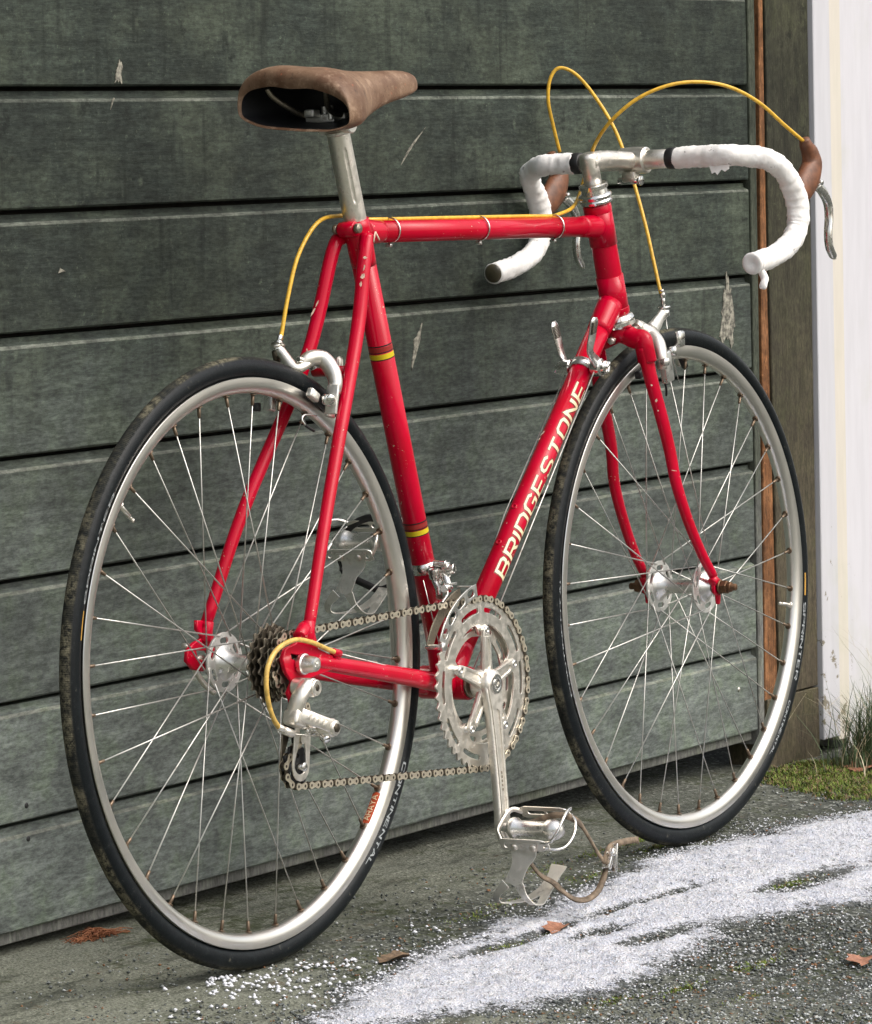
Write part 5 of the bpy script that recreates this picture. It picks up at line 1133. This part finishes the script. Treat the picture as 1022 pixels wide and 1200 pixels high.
def fd_plate(y, r0, r1, a0, a1, holes, th=.0016):
    n = 14; L = [((r1 + .0015 * math.sin(pi * i / n)) * math.cos(rad(a0 + (a1 - a0) * i / n)), r1 * math.sin(rad(a0 + (a1 - a0) * i / n))) for i in range(n + 1)]
    L += [(r0 * math.cos(rad(a1 + (a0 - a1) * i / n)), r0 * math.sin(rad(a1 + (a0 - a1) * i / n))) for i in range(n + 1)]
    H = [slot_arc(r0 + .003, r1 - .003, rad(a), rad(b), 4) for a, b in holes]; return plate([L] + H, th, .0003, side(y, BB.x, BB.z))
obj('cage_plate', fd_plate(-.0600, .1075, .1225, 100, 150, [(103, 111), (114, 124), (127, 137), (140, 147)]), 'silver', fd); obj('cage_plate', fd_plate(-.0420, .1065, .1200, 104, 152, []), 'steel', fd)
tl = Vector((BB.x + .114 * math.cos(rad(152)), 0, BB.z + .114 * math.sin(rad(152))))
obj('tail_screw', join(cyl(tl + Vector((0, -.062, 0)), tl + Vector((0, -.038, 0)), .0032, 12), cyl(tl + Vector((0, -.064, 0)), tl + Vector((0, -.060, 0)), .0055, 16)), 'silver', fd)
obj('cage_bridge', (box(Vector((BB.x + .120 * math.cos(rad(104)), -.051, BB.z + .122 * math.sin(rad(104)))), (.008, .020, .0016), bev=.0004)), 'silver', fd)
part('gear_cable', tube([(0.3372,-0.0150,0.0636), (.388, -.012, -.060)], .0007, 6), 'spoke')

# ---- down tube shifters
sh = grp('shifters'); sc_ = Vector((.752, 0, .2970)); s_along = (sc_ - BB).dot(DTd); sc_ = BB + DTd * s_along
obj('clamp_band', lathe([(-.006, .0146), (-.006, .0156), (.006, .0156), (.006, .0146)], sc_, DTd, 36, closed=True), 'silver', sh)
for s_, top, ft in ((-1, (0.7179,-0.0400,0.3609), (0.7188,-0.0300,0.3120)), (1, (0.7442,0.0360,0.3568), (0.7549,0.0300,0.3077))):
    p = sc_ + Vector((0, s_ * .015, 0)); obj('shifter_boss', join(cyl(p, p + Vector((0, s_ * .014, 0)), .0115, 24), cyl(p + Vector((0, s_ * .013, 0)), p + Vector((0, s_ * .020, 0)), .0085, 22), cyl(p + Vector((0, s_ * .019, 0)), p + Vector((0, s_ * .024, 0)), .0045, 14), tube([p + Vector((.004, s_ * .021, .006)), p + Vector((-.004, s_ * .0235, -.006))], .0022, 8)), 'chrome', sh, autos=40)
    a_, b_ = Vector(ft), Vector(top); pth = spline([p + Vector((0, s_ * .008, .004)), a_ + (b_ - a_) * .12, a_ + (b_ - a_) * .55, a_ + (b_ - a_) * .88, b_], 5)
    lv = obj('shift_lever', tube(pth, lerp([.0035, .0035, .0030, .0030, .0022], 5), 14, up=(0, 1, 0), fixed=True, r2=lerp([.0085, .0064, .0078, .0086, .0052], 5)), 'silver', sh)
    n_ = 9; dd = (b_ - a_).normalized(); obj('lever_grip', join(*[box(a_ + (b_ - a_) * (.60 + .035 * k) + Vector((-.0022, s_ * .0028 if s_ < 0 else -.003, 0)), (.0130, .0022, .0008), Matrix.Rotation(-.25, 3, 'Y')) for k in range(n_)]), 'darksteel', sh)
part('gear_cable', tube([(0.7382,-0.0240,0.2921), (.585, -.021, .118), (.425, -.015, -.070)], .0009, 6), 'spoke')
part('gear_cable', tube([sc_ + Vector((0, .024, -.006)), (.585, .021, .125), (.425, .015, -.070)], .0009, 6), 'spoke')

# ---- brakes
def shoe(c, ang, ysgn, L=.040):
    R_ = Matrix.Rotation(-ang, 3, 'Y'); c = Vector(c)
    return c, R_
rb = grp('rear_brake'); pb = Vector((.171, 0, .320))
obj('pivot_bolt', join(cyl((.200, 0, .3160), (.118, 0, .3330), .0034, 12), lathe([(0, .0085), (.003, .0085), (.004, .0070), (.008, .0070), (.009, .0055), (.013, .0055), (.014, .0038), (.019, .0034)], (.1460, 0, .3275), (-.98, 0, .17), 16)), 'chrome', rb, autos=40)
fp = [(0.1238,0.0040,0.3220), (0.1363,-0.0020,0.3320), (0.1491,-0.0120,0.3313), (0.1494,-0.0240,0.3184), (0.1465,-0.0300,0.3049), (0.1422,-0.0300,0.2935)]
obj('caliper_arm', tube(spline(fp, 6), lerp([.0065, .0100, .0105, .0100, .0090, .0080], 6), 16, up=(1, 0, 0), r2=lerp([.0065, .0088, .0092, .0088, .0080, .0080], 6)), 'satin', rb)
fp = [(0.1330,-0.0040,0.3273), (0.1192,0.0020,0.3221), (0.1175,0.0100,0.3262), (0.1192,0.0200,0.3370), (0.1195,0.0280,0.3459), (0.1165,0.0280,0.3518)]
obj('caliper_arm', tube(spline(fp, 6), lerp([.0050, .0060, .0065, .0060, .0062, .0062], 6), 16, up=(1, 0, 0)), 'satin', rb)
fp = [(0.1303,0.0060,0.3237), (0.1256,0.0220,0.3145), (0.1159,0.0300,0.3035), (0.1047,0.0300,0.2904)]
obj('caliper_arm', tube(spline(fp, 6), lerp([.0055, .0065, .0065, .0060], 6), 14, up=(1, 0, 0)), 'silver', rb)
obj('cable_barrel', join(cyl((0.1175,0.0280,0.3421), (0.1197,0.0280,0.3488), .0060, 18), cyl((0.1197,0.0280,0.3488), (0.1204,0.0280,0.3507), .0088, 20), cyl((0.1204,0.0280,0.3512), (0.1212,0.0280,0.3531), .0055, 18), cyl((0.1218,0.0280,0.3536), (0.1248,0.0280,0.3602), .0034, 14)), 'chrome', rb)
obj('cable_anchor', join(cyl((0.1154,0.0300,0.3432), (0.1195,0.0300,0.3295), .0040, 10)), 'darksteel', rb)
Rr_ = Matrix.Rotation(-rad(-32), 3, 'Y')
cs_ = Vector((0.1444,-0.0220,0.2800))
obj('shoe_holder', join(box(Vector((0.1384,-0.0285,0.2831)), (.015, .006, .036), Matrix.Rotation(rad(14), 3, 'Y'), bev=.0015), box(Vector((0.1309,-0.0360,0.2862)), (.004, .014, .034), Matrix.Rotation(rad(14), 3, 'Y'), bev=.001), box(Vector((0.1125,-0.0220,0.2921)), (.018, .008, .011), Matrix.Rotation(rad(30), 3, 'Y'), bev=.0020)), 'clipsteel', rb)
obj('holder_bolt', join(cyl((0.1237,-0.0340,0.2885), (0.1157,-0.0440,0.2877), .0050, 6), cyl((0.1261,-0.0300,0.2865), (0.1180,-0.0400,0.2858), .0068, 18)), 'chrome', rb)
for s_ in (-1, 1):
    obj('brake_shoe', box((.1270 + .006, s_ * .0165, .2840), (.050, .009, .0105), Matrix.Rotation(rad(26), 3, 'Y'), bev=.0018), 'black', rb)
obj('shoe_holder', box(Vector((0.1029,0.0300,0.2886)), (.010, .012, .026), Matrix.Rotation(rad(14), 3, 'Y'), bev=.0015), 'silver', rb)
obj('return_spring', join(tube(spline([(0.1147,-0.0240,0.2689), (0.0956,-0.0220,0.2708), (0.0885,-0.0220,0.2664), (0.0918,-0.0240,0.2595), (0.1054,-0.0260,0.2520)], 5), .0010, 8)), 'chrome', rb)
obj('spring_sleeve', join(tube(spline([(0.0901,-0.0220,0.2653), (0.0934,-0.0240,0.2584), (0.1054,-0.0260,0.2520)], 4), .0017, 8)), 'black', rb)
obj('spring_cap', cyl((0.0741,0.0300,0.2861), (0.0734,0.0300,0.2765), .0055, 10), 'black', rb)
obj('bridge_reflector_tab', join(box(Vector((0.1954,-0.0040,0.3238)), (.010, .004, .018), bev=.0035), box(Vector((0.1910,-0.0060,0.3034)), (.007, .003, .020), bev=.001)), 'satin', rb)

fb = grp('front_brake')
obj('pivot_bolt', join(cyl((.824, 0, .3280), (.905, 0, .3460), .0030, 12), cyl((.8240, 0, .3280), (.8300, 0, .3292), .0048, 6), cyl((.892, 0, .343), (.905, 0, .346), .0070, 12)), 'satin', fb)
fp = [(0.8957,0.0040,0.3479), (0.9060,0.0000,0.3409), (0.9138,-0.0080,0.3338), (0.9083,-0.0220,0.3226), (0.9017,-0.0300,0.3050), (0.9028,-0.0300,0.2896)]
obj('caliper_arm', tube(spline(fp, 6), lerp([.0075, .0098, .0100, .0092, .0082, .0070], 6), 16, up=(1, 0, 0)), 'satin', fb)
fp = [(0.9328,0.0000,0.3378), (0.9447,0.0000,0.3463), (0.9567,0.0000,0.3548), (0.9663,0.0000,0.3612)]
obj('cable_arm', tube(spline(fp, 5), lerp([.0085, .0062, .0050, .0062], 5), 14, up=(0, 1, 0), fixed=True, r2=lerp([.0120, .0095, .0075, .0080], 5)), 'clipsteel', fb)
obj('cable_barrel', join(cyl((0.9670,0.0000,0.3556), (0.9665,0.0000,0.3645), .0072, 20), cyl((0.9666,0.0000,0.3662), (0.9662,0.0000,0.3695), .0088, 22), cyl((0.9658,0.0000,0.3701), (0.9642,0.0000,0.3801), .0032, 12), cyl((0.9642,0.0000,0.3801), (0.9625,0.0000,0.3869), .0042, 14), cyl((0.9625,0.0000,0.3869), (0.9617,0.0000,0.3913), .0034, 12)), 'chrome', fb)
part('brake_cable', tube([(0.9705,0.0000,0.3566), (0.9681,-0.0040,0.3287), (0.9739,-0.0060,0.3006), (0.9864,-0.0080,0.2687)], .0009, 6), 'spoke')
fp = [(0.9297,0.0060,0.3358), (0.9599,0.0080,0.3282), (0.9908,0.0100,0.3272), (1.0209,0.0140,0.3240), (1.0457,0.0220,0.3075), (1.0590,0.0300,0.2913)]
obj('caliper_arm', tube(spline(fp, 6), lerp([.0060, .0082, .0080, .0080, .0070, .0062], 6), 16, up=(1, 0, 0)), 'satin', fb)
obj('cable_anchor', join(cyl((0.9524,-0.0120,0.3102), (0.9573,-0.0220,0.3109), .0070, 16), cyl((0.9622,-0.0040,0.3100), (0.9654,-0.0060,0.3098), .0050, 12), box(Vector((0.9846,-0.0100,0.3258)), (.018, .014, .022), bev=.004), cyl((0.9669,-0.0020,0.3254), (0.9794,-0.0040,0.3261), .0045, 10)), 'chrome', fb)
obj('shoe_holder', join(box(Vector((0.9142,-0.0300,0.2913)), (.020, .009, .040), Matrix.Rotation(rad(-12), 3, 'Y'), bev=.0015), cyl((0.8986,-0.0340,0.2985), (0.8955,-0.0420,0.2984), .0055, 16)), 'silver', fb)
obj('quick_release', cyl((1.0259,0.0100,0.3012), (1.0365,0.0100,0.2872), .0045, 12), 'black', fb)
for s_ in (-1, 1): obj('brake_shoe', box((.8820, s_ * .0165, .2900), (.045, .009, .0105), Matrix.Rotation(rad(-20), 3, 'Y'), bev=.0018), 'black', fb)
obj('return_spring', join(tube(spline([(0.9155,-0.0260,0.2726), (0.9193,-0.0260,0.2625), (0.9222,-0.0240,0.2536)], 4), .0016, 8)), 'black', fb)
